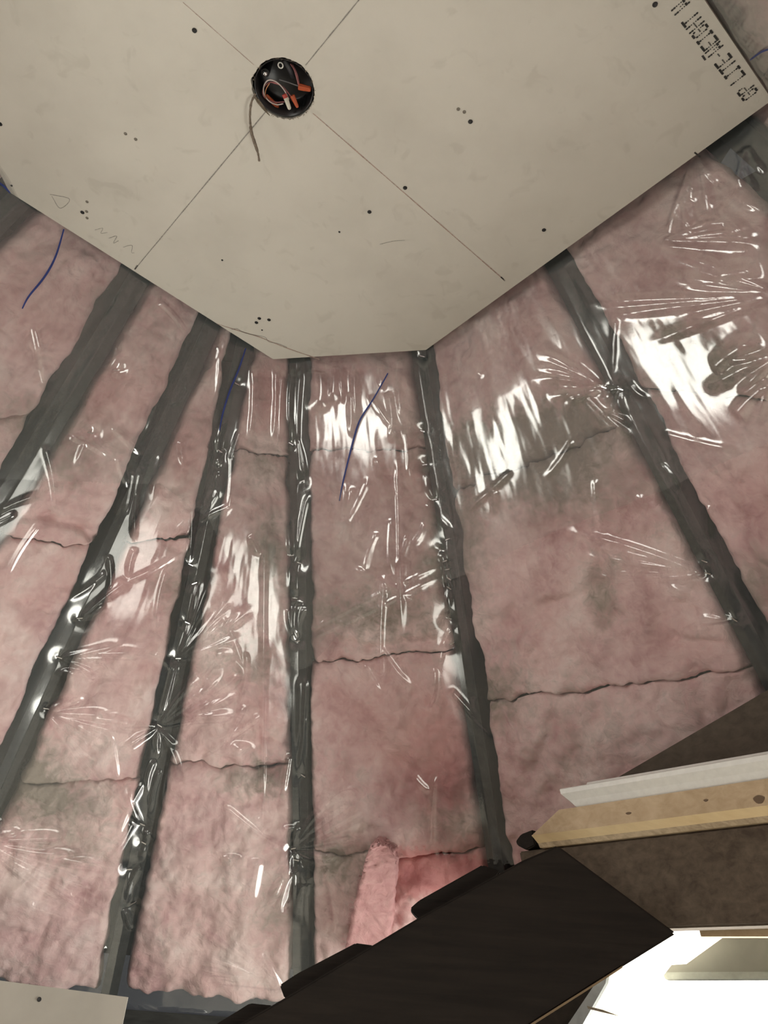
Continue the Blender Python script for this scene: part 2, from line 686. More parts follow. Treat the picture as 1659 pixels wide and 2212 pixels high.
for kk_, (az_, z_, w_, h_, e_) in enumerate(ADDED_ROOF_LIGHTS):
    root = empty('window_%d' % (kk_ + 5), None, None)  # surround of an added, unseen roof light
    tag(root, kind='structure')
    sc_, sn_, sv_ = sky_frame(az_, z_)
    su_ = np.cross(sv_, sn_)
    a_, b_ = w_ / 2, h_ / 2
    for u0, u1, v0, v1 in ((-a_ - .05, -a_, -b_ - .05, b_ + .05), (a_, a_ + .05, -b_ - .05, b_ + .05), (-a_, a_, b_, b_ + .05), (-a_, a_, -b_ - .05, -b_)):
        link('window_frame', prism([sc_ + sv_ * u + su_ * v for u, v in ((u0, v0), (u1, v0), (u1, v1), (u0, v1))], -sn_ * .05), M_WHITE, root)

# roof deck outside the rafters, continued round the rear as a plain lining
ss = np.linspace(0, NL - 1, (NL - 1) * 4 + 1)
tt = np.linspace(0, 1, 8)
S, T = np.meshgrid(ss, tt)
P = surf(S, T) - normal(S, T) * 0.23
tag(link('ceiling_deck', grid_mesh(P), M_DECK), kind='structure')
# rear slope lining
az_a = math.degrees(math.atan2(*(B3[-1][:2] - CTR)))
az_b = math.degrees(math.atan2(*(B3[0][:2] - CTR))) + 360
arc = np.linspace(az_a, az_b, 19)
P = np.array([[np.array([*(CTR + azdir(a) * r), z]) for a in arc] for r, z in ((0.90, CEIL + .04), (1.62, PLATE - .06))])
lin_me = grid_mesh(np.array([P[0] * (1 - q) + P[1] * q for q in np.linspace(0, 1, 6)]))
tag(link('ceiling_rear', lin_me, simple('rear_insulation', (0.36, 0.25, 0.235), 1.0, nscale=9, var=.3)), kind='structure')

cap = [(CTR[0] + 0.9 * azdir(a)[0], CTR[1] + 0.9 * azdir(a)[1], CEIL + .12) for a in range(0, 360, 30)]
tag(link('ceiling_cap', prism(cap, np.array([0, 0, .02])), M_DECK), kind='structure')

# wall plate: one board between each pair of rafter feet
n_plate = 0
plate_lab = {1: 'dark plate board at the far left under the rafter feet', 2: 'dark plate board hidden behind the low drywall at left',
             3: 'dark plate board wrapped in plastic beside the low drywall corner', 4: 'dark plate board under the torn insulation behind the sloping beam',
             5: 'dark plate board behind the sloping dark beam', 6: 'dark plate board behind the bright window head'}
for i in range(1, 7):
    a, b = B3[i].copy(), B3[i + 1].copy()
    inn = CTR - (a[:2] + b[:2]) / 2
    inn /= np.linalg.norm(inn)
    i3 = np.array([inn[0], inn[1], 0])
    poly = [a + i3 * .02, b + i3 * .02, b - i3 * .12, a - i3 * .12]
    poly = [p + np.array([0, 0, -.045]) for p in poly]
    o = link('wall_plate', prism(poly, np.array([0, 0, .04])), M_RAFTER)
    tag(o, kind='structure')

# rafters
raft_lab = {
    'r0': 'grey rafter at the left frame edge, beside the panel corner',
    'r1': 'wide dark rafter under the lower left panel edge, leftmost long one',
    'r2': 'dark rafter second from the left, pinned with white staple tufts',
    'r3': 'dark rafter whose foot meets the low drywall corner',
    'r4': 'dark upright rafter below the left end of the short panel edge',
    'r5': 'dark rafter below the right end of the short panel edge',
    'r6': 'dark rafter slanting down right to the brown board',
    'r7': 'grey rafter at the right frame edge near the panel corner',
    'r8': None}
for i, (nm, a, b) in enumerate(LINES):
    if not ISRAFT[i] or nm == 'r8':
        continue
    tq = np.linspace(0.0, 1.0, 9)
    sq = np.full(9, float(i))
    C0 = surf(sq, tq)
    N0 = normal(sq, tq)
    axis = B3[i] - T3[i]
    axis /= np.linalg.norm(axis)
    n = N0[4] - axis * (N0[4] @ axis)
    n /= np.linalg.norm(n)
    side = np.cross(axis, n)
    hw = 0.019 if nm not in ('r1', 'r0', 'r7') else 0.024
    vs_, fs = [], []
    for q in range(9):
        wob = 0.0012 * math.sin(q * 2.1 + i)
        for (x, y) in ((-hw, -0.004), (hw, -0.004), (hw, -0.20), (-hw, -0.20)):
            vs_.append(C0[q] + side * (x + wob) + n * y)
    for q in range(8):
        for k in range(4):
            k2 = (k + 1) % 4
            fs.append((q * 4 + k, q * 4 + k2, q * 4 + 4 + k2, q * 4 + 4 + k))
    fs.append((0, 1, 2, 3))
    fs.append((35, 34, 33, 32))
    me = mesh_py(vs_, fs)
    bm = bmesh.new()
    bm.from_mesh(me)
    bmesh.ops.recalc_face_normals(bm, faces=bm.faces)
    bm.to_mesh(me)
    bm.free()
    tag(link('rafter', me, M_RAFTER), raft_lab[nm], 'rafter', 'rafters of the turret roof')

# ------------------------------------------------------------------ staples (photo positions, line index, tilt)
STAPLES = [  # r2
    (172, 1335, 3), (128, 1420, 3), (100, 1530, 3), (195, 935, 2), (250, 800, 2),
    # r3
    (512, 830, 4), (475, 975, 4), (412, 1220, 4), (385, 1422, 4), (345, 1567, 4), (308, 1780, 4), (311, 1820, 4), (280, 1877, 4), (288, 1950, 4), (405, 1345, 4), (420, 1260, 4),
    # r4
    (629, 959, 5), (653, 1040, 5), (647, 1216, 5), (630, 1200, 5), (637, 1292, 5), (643, 1385, 5), (655, 1675, 5), (634, 1832, 5), (641, 1857, 5),
    # r5
    (914, 932, 6), (919, 1004, 6), (940, 1079, 6), (950, 1187, 6), (962, 1212, 6), (967, 1230, 6), (971, 1250, 6), (971, 1270, 6), (970, 1335, 6), (976, 1390, 6), (913, 770, 6), (968, 1165, 6),
    # r6
    (1306, 837, 7), (1342, 841, 7), (1530, 1238, 7), (1588, 1338, 7), (1523, 1212, 7)]

STAPLE_ST = [(*px_to_st((x, y)), x, y, i) for x, y, i in STAPLES]


def staple_dip(px, py):
    dip = np.ones_like(px)
    for s_, t_, sx, sy, i in STAPLE_ST:
        dip = dip * (1 - 0.93 * np.exp(-((px - sx) ** 2 + (py - sy) ** 2) / 15.0 ** 2))
    return dip


# ------------------------------------------------------------------ insulation batts
DIRT = [(1090, 965, 190, 75, .75), (1250, 900, 120, 60, .5), (1000, 1140, 60, 90, .45), (1530, 800, 130, 70, .6), (1460, 740, 80, 50, .4),
        (110, 1740, 130, 70, .55), (60, 1660, 60, 60, .5), (580, 1190, 45, 80, .55), (560, 1000, 60, 60, .25), (820, 1330, 170, 50, .55), (950, 1210, 40, 70, .5),
        (1060, 1500, 60, 60, .55), (1290, 1290, 40, 90, .45), (720, 1870, 90, 50, .55), (560, 1690, 80, 40, .5), (560, 1430, 90, 60, .4), (130, 970, 90, 80, .35),
        (390, 1260, 60, 60, .4), (170, 1850, 90, 40, .35), (590, 1960, 50, 70, .4), (1190, 1050, 160, 60, .45), (1620, 1300, 60, 120, .4), (60, 900, 80, 60, .25),
        (980, 1800, 80, 60, .35), (1250, 1580, 170, 90, .22), (1600, 60, 60, 90, .45), (560, 760, 60, 60, .2), (250, 640, 60, 60, .2)]
ROSE = [(900, 1590, 130, 150, .75), (860, 1000, 110, 70, .6), (600, 860, 60, 90, .6), (970, 1700, 90, 120, .6), (560, 1570, 60, 90, .5), (760, 1500, 90, 80, .3),
        (430, 1000, 80, 70, .5), (250, 840, 150, 110, .4), (1150, 1350, 90, 70, .25), (950, 1890, 130, 70, 1.6), (180, 1260, 140, 110, .35), (1200, 1100, 60, 60, .3),
        (1500, 1400, 110, 70, .35), (1620, 1050, 80, 90, .35), (60, 650, 90, 110, .3), (300, 1720, 60, 90, .4), (330, 1430, 60, 60, .3)]
# creases pressed into the fleece (photo positions, depth in metres, half width in px)
CREASE = [((20, 1112), (110, 1118), .010, 12), ((110, 1118), (175, 1135), .012, 12), ((175, 1135), (235, 1190), .014, 12),
          ((310, 1140), (380, 1180), .009, 12), ((300, 1240), (390, 1275), .008, 12), ((990, 1055), (1120, 1010), .010, 14), ((1120, 1010), (1300, 930), .010, 14),
          ((680, 1375), (790, 1395), .010, 10), ((790, 1395), (960, 1385), .010, 10), ((560, 1670), (620, 1660), .010, 10), ((570, 1600), (620, 1610), .008, 9),
          ((1100, 1370), (1180, 1310), .007, 14), ((1180, 1310), (1290, 1260), .007, 14), ((1080, 1420), (1110, 1300), .007, 16), ((1290, 1200), (1310, 1340), .008, 18),
          ((1400, 1380), (1560, 1390), .008, 16), ((1130, 1700), (1190, 1560), .008, 16), ((1230, 1640), (1290, 1530), .006, 18), ((1340, 1180), (1420, 1300), .006, 16),
          ((690, 1130), (800, 1100), .006, 14), ((760, 1290), (860, 1220), .007, 16), ((700, 1160), (760, 1200), .006, 12), ((30, 1300), (140, 1330), .007, 16),
          ((60, 1420), (180, 1400), .006, 16), ((220, 880), (330, 960), .005, 16), ((130, 760), (230, 720), .005, 16), ((440, 1640), (600, 1670), .008, 14),
          ((520, 1200), (600, 1150), .006, 14), ((1480, 880), (1659, 820), .008, 16), ((1500, 1000), (1600, 1120), .006, 16), ((1540, 1180), (1659, 1090), .006, 16),
          ((330, 1850), (380, 1990), .005, 18), ((420, 1750), (470, 1900), .006, 20), ((90, 1950), (220, 1990), .006, 14), ((20, 1900), (200, 1950), .006, 16),
          ((800, 1600), (900, 1690), .006, 22), ((720, 1500), (730, 1690), .006, 26), ((860, 1700), (990, 1740), .006, 16)]

# bay -> [(rows on the left line, rows on the right line) of each seam, top to bottom], labels
BAYS = {
    0: ([], ['pink batt at the far left edge past the small panel corner']),
    1: ([(930, 905)], ['pink batt with a blue marker line under the left panel edge',
                       'pink batt low at the left frame edge beside the leftmost long rafter']),
    2: ([(1150, 1195), (1780, 1790)], ['pink batt touching the lower left panel edge between two slanting dark rafters',
                         'long pink batt left of the white staple tufts, middle left of the photo',
                         'pale pink batt at the bottom left above the low drywall']),
    3: ([(1165, 1165), (1690, 1690)], ['narrow pink batt wedged between the two closest rafters under the panel',
                                       'pink batt in the middle left with a bright fan of creases',
                                       'pale pink batt ending at the low drywall sheet']),
    4: ([(965, 985), (1655, 1665)], ['slim pink batt under the bottom left panel corner',
                                     'long pink batt with white plastic glare left of the upright rafter',
                                     'light pink batt with fine ribs at the bottom beside the dark sloping beam']),
    5: ([(972, 965), (1437, 1405), (1850, 1850)], ['pink batt with the curved blue marker line below the short panel edge',
                                       'greyish pink batt in the centre between the two upright rafters',
                                       'deep rose batt in the centre below a ragged seam',
                                       'torn bare pink batt folded out beside the dark sloping beam']),
    6: ([(1062, 905), (1525, 1445)], ['wide pink batt under the lower right panel edge',
                                      'large pink batt with grey dust right of centre',
                                      'dim mauve batt just above the white trim and pine board']),
    7: ([(860, 800)], ['glossy pink batt under the right panel edge',
                       'pink batt at the right frame edge below a grey smudge']),
    8: ([], ['pink batt beneath the right panel corner at the frame edge']),
    9: ([], ['shadowed pink batt at the top right beyond the printed panel edge']),
}


def build_batt(i, ta0, ta1, tb0, tb1, seed, label, sa=1, sb=2):
    """one batt in bay i between seams (t on left line, t on right line)"""
    mean_w = float(bay_widths(i, np.array([0.5 * (ta0 + tb0)]))[0])
    seam_w = float(bay_widths(i, np.array([0.6]))[0])
    big = i in (1, 2, 3, 4, 5, 6, 7)
    step = 0.0055 if big else 0.012
    nu = int(np.clip(mean_w / step, 14, 120))
    nv = int(np.clip((0.5 * (tb0 + tb1) - 0.5 * (ta0 + ta1)) * LEN / step, 10, 300))
    uu = np.linspace(0, 1, nu)
    vv = np.linspace(0, 1, nv)
    U, V = np.meshgrid(uu, vv)
    Tt = (ta0 * (1 - U) + ta1 * U) * (1 - V) + (tb0 * (1 - U) + tb1 * U) * V
    wa_ = 0.010 * fbm(U * seam_w * 9, V * 0 + sa * .37, 300 + sa, 4, .6)
    wb_ = 0.010 * fbm(U * seam_w * 9, V * 0 + sb * .37, 300 + sb, 4, .6)
    Tt = Tt + wa_ * np.clip(1 - V * 4, 0, 1) + wb_ * np.clip(V * 4 - 3, 0, 1)
    Wd = bay_widths(i, Tt)
    gl, gr = GAP[LINES[i][0]], GAP[LINES[i + 1][0]]
    y = Tt * LEN
    el = np.clip(0.013 * (fbm(y * 10, y * 0 + seed * .7, seed + 11, 4) + .25), -.001, .03)
    er = np.clip(0.013 * (fbm(y * 10, y * 0 + seed * 1.3, seed + 23, 4) + .25), -.001, .03)
    x0 = np.minimum(gl + el, Wd * 0.4)
    x1 = Wd - np.minimum(gr + er, Wd * 0.4)
    X = x0 + (x1 - x0) * U
    env = envelope(i, X, Wd, Tt) - 0.003
    S_ = np.clip(i + X / Wd, i, i + 0.99995)
    base = surf(S_, Tt)
    N = normal(S_, Tt)
    pp = project(base)
    px, py = pp[..., 0], pp[..., 1]
    env = env * staple_dip(px, py)
    # fleece relief, always beneath the plastic
    l1 = fbm(X * 9 + 3 * i, y * 7, seed + 31, 4)
    l2 = fbm(X * 34 + 3 * i, y * 30, seed + 41, 4, 0.6)
    ridged = np.abs(fbm(X * 11 + 7 * i, y * 13, seed + 57, 3))
    low = 0.006 + 0.024 * np.clip(l1 + .35, 0, 1.4) + 0.006 * np.clip(l2 + .4, 0, 1.5) + 0.008 * np.clip(0.25 - ridged, 0, .25) * 4 * .5
    for a, b, dep, wd in CREASE:
        if max(a[0], b[0]) + 60 < px.min() or min(a[0], b[0]) - 60 > px.max():
            continue
        d, tc = seg_dist(px + 14 * l1, py + 14 * l1, a, b)
        low = low + dep * np.exp(-(d / wd) ** 2) * 1.5
    low = np.minimum(low, 0.050)
    # rounded rims
    exl = np.clip((X - x0) / 0.016, 0, 1)
    exr = np.clip((x1 - X) / 0.016, 0, 1)
    ev0 = np.clip(V * (tb0 - ta0) * LEN / 0.022, 0, 1)
    ev1 = np.clip((1 - V) * (tb0 - ta0) * LEN / 0.022, 0, 1)
    rim = 1 - np.sqrt(np.clip(1 - (1 - exl) ** 2, 0, 1) * np.clip(1 - (1 - exr) ** 2, 0, 1))
    rimv = 1 - np.sqrt(np.clip(1 - (1 - ev0) ** 2, 0, 1) * np.clip(1 - (1 - ev1) ** 2, 0, 1))
    h = env - low - 0.022 * rim - 0.009 * rimv * np.clip(.6 + 1.5 * l1, .1, 1.3)
    P = base + N * h[..., None]
    # skirt to the deck
    dt_ = P[3:4] - P[0:1]
    db_ = P[-4:-3] - P[-1:]
    dt_ /= np.linalg.norm(dt_, axis=-1, keepdims=True)
    db_ /= np.linalg.norm(db_, axis=-1, keepdims=True)
    ring_t, ring_b = P[0:1] - N[0:1] * 0.06 + dt_ * .004, P[-1:] - N[-1:] * 0.06 + db_ * .004
    P = np.concatenate([ring_t, P, ring_b], 0)
    N2 = np.concatenate([N[0:1], N, N[-1:]], 0)
    inw = P[:, -1:] - P[:, 0:1]
    inw /= np.linalg.norm(inw, axis=-1, keepdims=True)
    P = np.concatenate([P[:, 0:1] - N2[:, 0:1] * 0.06 + inw * .010, P, P[:, -1:] - N2[:, -1:] * 0.06 - inw * .010], 1)
    me = grid_mesh(P)
    dirt = 0.22 * np.clip(fbm(X * 5 + i, y * 4, seed + 71, 4) + .05, 0, 1)
    rose = 0.22 * np.clip(fbm(X * 6 + i * 3, y * 5, seed + 83, 3), 0, 1)
    wx, wy = px + 40 * l1, py + 40 * l2
    for (bx, by, rx, ry, k) in DIRT:
        dirt = dirt + k * np.exp(-((wx - bx) / rx) ** 2 - ((wy - by) / ry) ** 2)
    for (bx, by, rx, ry, k) in ROSE:
        rose = rose + k * np.exp(-((wx - bx) / rx) ** 2 - ((wy - by) / ry) ** 2)
    tone = 0.48 + 0.42 * fbm(X * 6 + 5 * i, y * 6, seed + 91, 5, .6) + 0.10 * (l2 - l1)
    for nm, arr in (('dirt', dirt), ('rose', rose), ('tone', tone)):
        arr = np.pad(arr, 1, mode='edge')
        at_ = me.attributes.new(nm, 'FLOAT', 'POINT')
        at_.data.foreach_set('value', np.clip(arr, 0, 1).reshape(-1).astype(np.float32))
    o = link('insulation_batt', me, M_BATT)
    tag(o, label, 'insulation', 'pink fibreglass batts between the rafters')
    return o


for i, (seams, labs) in BAYS.items():
    def rows(pair):
        return t_at(i, pair[0]), t_at(i + 1, pair[1])
    cuts = [(0.0, 0.0)] + [rows(p) for p in seams] + [(0.985, 0.985)]
    for k in range(len(cuts) - 1):
        g = 0.0012
        TORN = build_batt(i, cuts[k][0] + g, cuts[k][1] + g, cuts[k + 1][0] - g, cuts[k + 1][1] - g, 100 + i * 13 + k * 5, labs[k], i * 10 + k, i * 10 + k + 1)
        if i == 5:
            TORN_BATT = TORN
    del rows

# torn lip of the bare batt, folded out over the plastic
tl = [(798, 1834), (812, 1820), (834, 1826), (852, 1836), (856, 1870), (850, 1930), (846, 1990), (836, 2040), (800, 2085), (738, 2085), (748, 2040), (764, 1960), (782, 1890), (790, 1856)]
s0_, t0_ = px_to_st((800, 1960))
c0 = surf(s0_, t0_)
n0 = normal(s0_, t0_)
tl3 = []
for p in tl:
    r_ = ray(p)
    lift_ = 0.050 if p[0] < 815 else 0.030
    tl3.append(EYE + r_ * (((c0 + n0 * lift_ - EYE) @ n0) / (r_ @ n0)))
bm = bmesh.new()
va = [bm.verts.new(tuple(p)) for p in tl3]
f_ = bm.faces.new(va)
e_ = bmesh.ops.extrude_face_region(bm, geom=[f_])
bmesh.ops.translate(bm, verts=[g_ for g_ in e_['geom'] if isinstance(g_, bmesh.types.BMVert)], vec=tuple(-n0 * .045))
bmesh.ops.triangulate(bm, faces=bm.faces)
bmesh.ops.subdivide_edges(bm, edges=list(bm.edges), cuts=7, use_grid_fill=True)
bmesh.ops.recalc_face_normals(bm, faces=bm.faces)
rg2 = np.random.RandomState(3)
kk = np.array([tuple(v.co) for v in bm.verts]) * 60
kf = fbm(kk[:, 0] + kk[:, 2], kk[:, 1] - kk[:, 2], 5, 3)
for v, f_k in zip(bm.verts, kf):
    v.co += Vector(tuple(n0 * .006 * float(f_k) + rg2.uniform(-.0022, .0022, 3)))
me = bpy.data.meshes.new('mesh')
bm.to_mesh(me)
bm.free()
for nm, val in (('dirt', 0.0), ('rose', 0.45), ('tone', 0.36)):
    at_ = me.attributes.new(nm, 'FLOAT', 'POINT')
    at_.data.foreach_set('value', np.full(len(me.vertices), val, np.float32))
lip = link('torn_lip', me, M_BATT, TORN_BATT, True)
lip['label'] = 'torn lip of bare pink fleece'

# wrinkles of the plastic (from, to, height m, half width px at start, at end)
WR = []


def fan(o, targets, h=.004, w0=3, w1=9):
    for tgt in targets:
        WR.append((o, tgt, h, w0, w1))


fan((100, 1535), [(250, 1545), (330, 1560), (300, 1590), (240, 1610), (215, 1650), (210, 1690), (300, 1770), (260, 1750), (180, 1480), (190, 1500)], .0060)
fan((128, 1420), [(250, 1420), (330, 1410), (270, 1390), (230, 1440), (220, 1470)], .0045)
fan((172, 1335), [(230, 1290), (290, 1240)], .0040)
fan((385, 1422), [(470, 1350), (500, 1310), (520, 1330), (560, 1300), (530, 1370), (510, 1270), (460, 1220)], .0055)
fan((345, 1567), [(450, 1480), (500, 1440), (480, 1500), (520, 1490), (470, 1540), (520, 1540), (440, 1450), (260, 1620), (240, 1560)], .0060)
fan((345, 1575), [(385, 1620), (390, 1690)], .0040)
fan((308, 1780), [(270, 1690), (220, 1640), (230, 1670)], .0045)
fan((-40, 1810), [(60, 1795), (165, 1802), (130, 1825), (200, 1845), (270, 1870), (150, 1850), (240, 1930), (250, 2000), (120, 1900), (160, 1960)], .0065, 4, 9)
fan((634, 1832), [(650, 1770), (720, 1720), (760, 1720), (790, 1740), (800, 1760), (770, 1800), (740, 1850), (690, 1790), (600, 1900), (575, 1960), (590, 1990), (660, 1960)], .0060)
fan((641, 1870), [(600, 1990), (650, 1990), (660, 1940)], .0055)
fan((610, 2130), [(480, 2080), (430, 2050), (460, 2040), (500, 2050), (420, 1990), (520, 2030), (480, 2010), (400, 2080), (440, 2110), (540, 2100), (550, 2040)], .0045, 3, 7)
fan((1306, 837), [(1160, 755), (1160, 790), (1150, 818), (1180, 858), (1220, 868), (1230, 780)], .0050)
fan((1342, 841), [(1310, 850), (1350, 900)], .004)
fan((1530, 1238), [(1210, 1140), (1260, 1175), (1240, 1195), (1250, 1205), (1270, 1243), (1360, 1243)], .0055)
fan((1588, 1338), [(1500, 1330), (1410, 1250), (1480, 1345)], .0035)
fan((1700, 640), [(1470, 610), (1500, 575), (1430, 540), (1440, 600), (1450, 660), (1260, 655), (1300, 685), (1480, 700), (1400, 745)], .0062, 5, 8)
fan((1710, 760), [(1540, 780), (1560, 810), (1520, 850), (1600, 860), (1640, 920)], .0075, 6, 11)
fan((1510, 330), [(1440, 530), (1560, 400), (1540, 470), (1500, 450)], .009, 5, 9)
fan((1440, 525), [(1530, 500), (1659, 530), (1659, 500), (1600, 480)], .009, 4, 10)
fan((1620, 320), [(1659, 380), (1600, 420)], .005, 5, 6)
fan((1560, 400), [(1610, 440), (1659, 460)], .005, 5, 6)
fan((1600, 330), [(1650, 420)], .004, 4, 4)
for x, y0, y1 in ((470, 740, 900), (486, 725, 860), (500, 980, 1120), (545, 790, 980), (597, 790, 980), (612, 800, 1000), (690, 780, 900), (720, 780, 860), (745, 780, 880), (770, 775, 930), (760, 850, 950),
                  (830, 770, 850), (842, 850, 960), (868, 770, 930), (880, 930, 1040), (650, 800, 1020), (636, 800, 950)):
    xo = (x - 700) * 0.0004 * (y1 - y0)
    WR.append(((x, y0), (x + xo, y1), .004, 5, 4))
# straight factory folds running the length of the sheet
for a, b in (((572, 1130), (568, 1880)), ((835, 1240), (828, 1500)), ((303, 1010), (290, 1180)), ((415, 1090), (408, 1230)), ((862, 1000), (870, 1400)),
             ((640, 1330), (640, 1390)), ((625, 1310), (643, 1385)), ((660, 1310), (643, 1385)), ((648, 1460), (645, 1640)), ((662, 1460), (655, 1660)), ((470, 980), (490, 900)), ((520, 930), (500, 1010)), ((480, 970), (470, 1010)),
             ((395, 1400), (430, 1230)), ((380, 1430), (345, 1560)), ((347, 1570), (345, 1640)), ((335, 1640), (320, 1720)), ((345, 1660), (325, 1760)), ((318, 1790), (300, 1860)), ((300, 1870), (275, 1960)), ((270, 1960), (290, 2010)),
             ((240, 920), (310, 985)), ((150, 940), (240, 990)), ((70, 700), (100, 850)), ((340, 650), (410, 740)), ((650, 1870), (640, 2010)), ((668, 1900), (662, 2000)), ((940, 1080), (930, 1000)), ((955, 1190), (972, 1330)),
             ((1310, 890), (1370, 920)), ((1340, 860), (1330, 900)), ((1430, 1000), (1470, 1060)), ((280, 2175), (480, 2200)), ((300, 2165), (420, 2205)), ((380, 2180), (470, 2190))):
    WR.append((a, b, .0042, 4, 4))


WR += [((665, 1380), (990, 1225), .0016, 3, 3), ((670, 1360), (1000, 1200), .0016, 3, 3)]
# broad loose billows that catch the windows
for a, b, hh, w0, w1 in (((520, 1600), (510, 1740), .008, 16, 20), ((500, 1840), (495, 1930), .008, 14, 18), ((150, 1440), (165, 1530), .008, 16, 20), ((690, 800), (685, 900), .007, 14, 16),
                         ((720, 790), (715, 880), .006, 10, 12), ((1560, 600), (1659, 590), .009, 14, 16), ((1550, 800), (1659, 730), .010, 14, 16), ((1600, 900), (1690, 820), .010, 12, 14),
                         ((655, 1900), (645, 2000), .008, 9, 9), ((645, 1300), (642, 1380), .007, 8, 5), ((-20, 1810), (160, 1800), .009, 9, 5), ((1480, 420), (1500, 520), .009, 10, 12),
                         ((1560, 450), (1640, 520), .009, 10, 12), ((430, 1460), (500, 1390), .006, 10, 14), ((450, 1500), (530, 1430), .006, 10, 14), ((700, 1740), (770, 1690), .006, 10, 14),
                         ((1470, 340), (1520, 400), .008, 8, 10), ((560, 1850), (540, 1960), .006, 10, 12), ((60, 1950), (180, 1990), .005, 10, 12)):
    WR.append((a, b, hh, w0, w1))
rw = random.Random(21)
for _ in range(150):
    s_r = rw.uniform(1.2, 7.9)
    t_r = rw.uniform(0.08, 0.95)
    p_r = project(surf(s_r, t_r))
    q_r = project(surf(s_r, t_r + .02)) - p_r
    th = math.atan2(q_r[1], q_r[0]) + rw.gauss(0, .55)
    L_r = rw.uniform(50, 190)
    WR.append(((p_r[0], p_r[1]), (p_r[0] + L_r * math.cos(th), p_r[1] + L_r * math.sin(th)), rw.uniform(.0016, .0036), 4, 4))


def smooth01(x):
    x = np.clip(x, 0, 1)
    return x * x * (3 - 2 * x)




def film_sheet(name, mat, lift, tmax, keep, label, seed, wr_scale=1.0, extra=None):
    cols = []
    for i in range(NL - 1):
        n = 130 if 2 <= i <= 7 else 40
        if i == 1:
            n = 100
        if i in (5, 6, 7):
            n = 165
        cols.append(i + np.linspace(0, 1, n, endpoint=False))
    cols = np.concatenate(cols + [[NL - 1.0]])
    rows_ = np.linspace(0.0, tmax, int(540 * tmax))
    S, T = np.meshgrid(cols, rows_)
    I = np.clip(np.floor(S).astype(int), 0, NL - 2)
    U = S - I
    Wd = np.zeros_like(S)
    Tc = np.minimum(T, 1.0)
    for i in range(NL - 1):
        mk = I == i
        Wd[mk] = bay_widths(i, Tc[mk])
    X = U * Wd
    env = envelope(0, X, Wd, Tc)
    base = surf(S, T)
    N = normal(S, Tc)
    pp = project(base)
    px, py = pp[..., 0], pp[..., 1]
    y = T * LEN
    arc = np.zeros_like(S)
    wmean = [float(bay_widths(i, np.array([0.6]))[0]) for i in range(NL - 1)]
    cum = np.concatenate([[0], np.cumsum(wmean)])
    arc = cum[I] + U * np.array(wmean)[I]
    # loose waviness
    wav = 0.0050 * (fbm(arc * 4, y * 2.6, seed, 3) + .5) + 0.0012 * (fbm(arc * 18, y * 6, seed + 5, 3) + .5)
    for gx_, gy_, gr_ in ((1165, 1590, 170), (1200, 1480, 120), (90, 1430, 170), (175, 1010, 100), (20, 1600, 130)):
        wav = wav * (1 - .9 * np.exp(-((px - gx_) ** 2 + (py - gy_) ** 2) / gr_ ** 2))
    dip = staple_dip(px, py)
    # drawn onto the rafters
    onr = np.exp(-(np.minimum(X, Wd - X) / 0.03) ** 2)
    h = (env + np.clip(wav, 0, .02) * (1 - .55 * onr)) * dip + 0.0015
    rid = np.zeros_like(S)
    for a, b, hh, w0, w1 in WR:
        x0_, x1_ = min(a[0], b[0]) - 70, max(a[0], b[0]) + 70
        y0_, y1_ = min(a[1], b[1]) - 70, max(a[1], b[1]) + 70
        mk = (px > x0_) & (px < x1_) & (py > y0_) & (py < y1_)
        if not mk.any():
            continue
        # a slight bend
        bend = 7 * math.sin(a[0] * .37 + b[1] * .21)
        L = math.hypot(b[0] - a[0], b[1] - a[1])
        nx, ny = -(b[1] - a[1]) / L, (b[0] - a[0]) / L
        qx, qy = px[mk], py[mk]
        t = ((qx - a[0]) * (b[0] - a[0]) + (qy - a[1]) * (b[1] - a[1])) / (L * L)
        off = bend * np.sin(np.pi * np.clip(t, 0, 1))
        d = (qx - a[0]) * nx + (qy - a[1]) * ny - off
        w = 1.2 * (w0 + 1 + (w1 - w0) * np.clip(t, 0, 1))
        ends = smooth01(t / 0.12 + .15) * smooth01((1 - t) / 0.35)
        rr = 1.15 * hh * wr_scale * np.exp(-(d / w) ** 2) * np.where((t < -.02) | (t > 1), 0, ends)
        rid[mk] = np.maximum(rid[mk], rr)
    h = h + rid + lift
    P = base + N * h[..., None]
    fpx = (px[:-1, :-1] + px[1:, 1:]) / 2
    fpy = (py[:-1, :-1] + py[1:, 1:]) / 2
    me, used = grid_mesh(P, keep(fpx, fpy, (T[:-1, :-1] + T[1:, 1:]) / 2, (S[:-1, :-1] + S[1:, 1:]) / 2))
    uvl = me.uv_layers.new(name='UVMap')
    vi = np.zeros(len(me.loops), np.int32)
    me.loops.foreach_get('vertex_index', vi)
    uv = np.stack([arc.reshape(-1)[used][vi], y.reshape(-1)[used][vi]], -1)
    uvl.data.foreach_set('uv', uv.reshape(-1).astype(np.float32))
    o = link(name, me, mat)
    tag(o, label, 'plastic sheet')
    return o, (S, T, P, N, pp)


TEAR = [(690, 2300), (742, 2050), (760, 1960), (778, 1900), (800, 1850), (812, 1822), (900, 1828), (1000, 1845), (1090, 1862), (1300, 1880)]


def keep_main(x, y, t, s):
    k = np.ones_like(x, bool)
    tx = np.interp(y, [p[1] for p in TEAR[:6]][::-1], [p[0] for p in TEAR[:6]][::-1])
    ty = np.interp(x, [p[0] for p in TEAR[5:]], [p[1] for p in TEAR[5:]])
    jag = 5 * np.sin(x * .35) + 4 * np.sin(y * .6)
    torn = (s > 5.02) & (s < 7.0) & (y + jag > ty) & (x + jag > tx) & (x > 680)
    return k & ~torn


EDGE = [(-900, 1000), (0, 1033), (345, 1046), (450, 1120), (560, 1350), (640, 1448), (668, 1440), (760, 1345), (1000, 1243), (1200, 1150), (1440, 1057), (1659, 960), (2400, 700)]


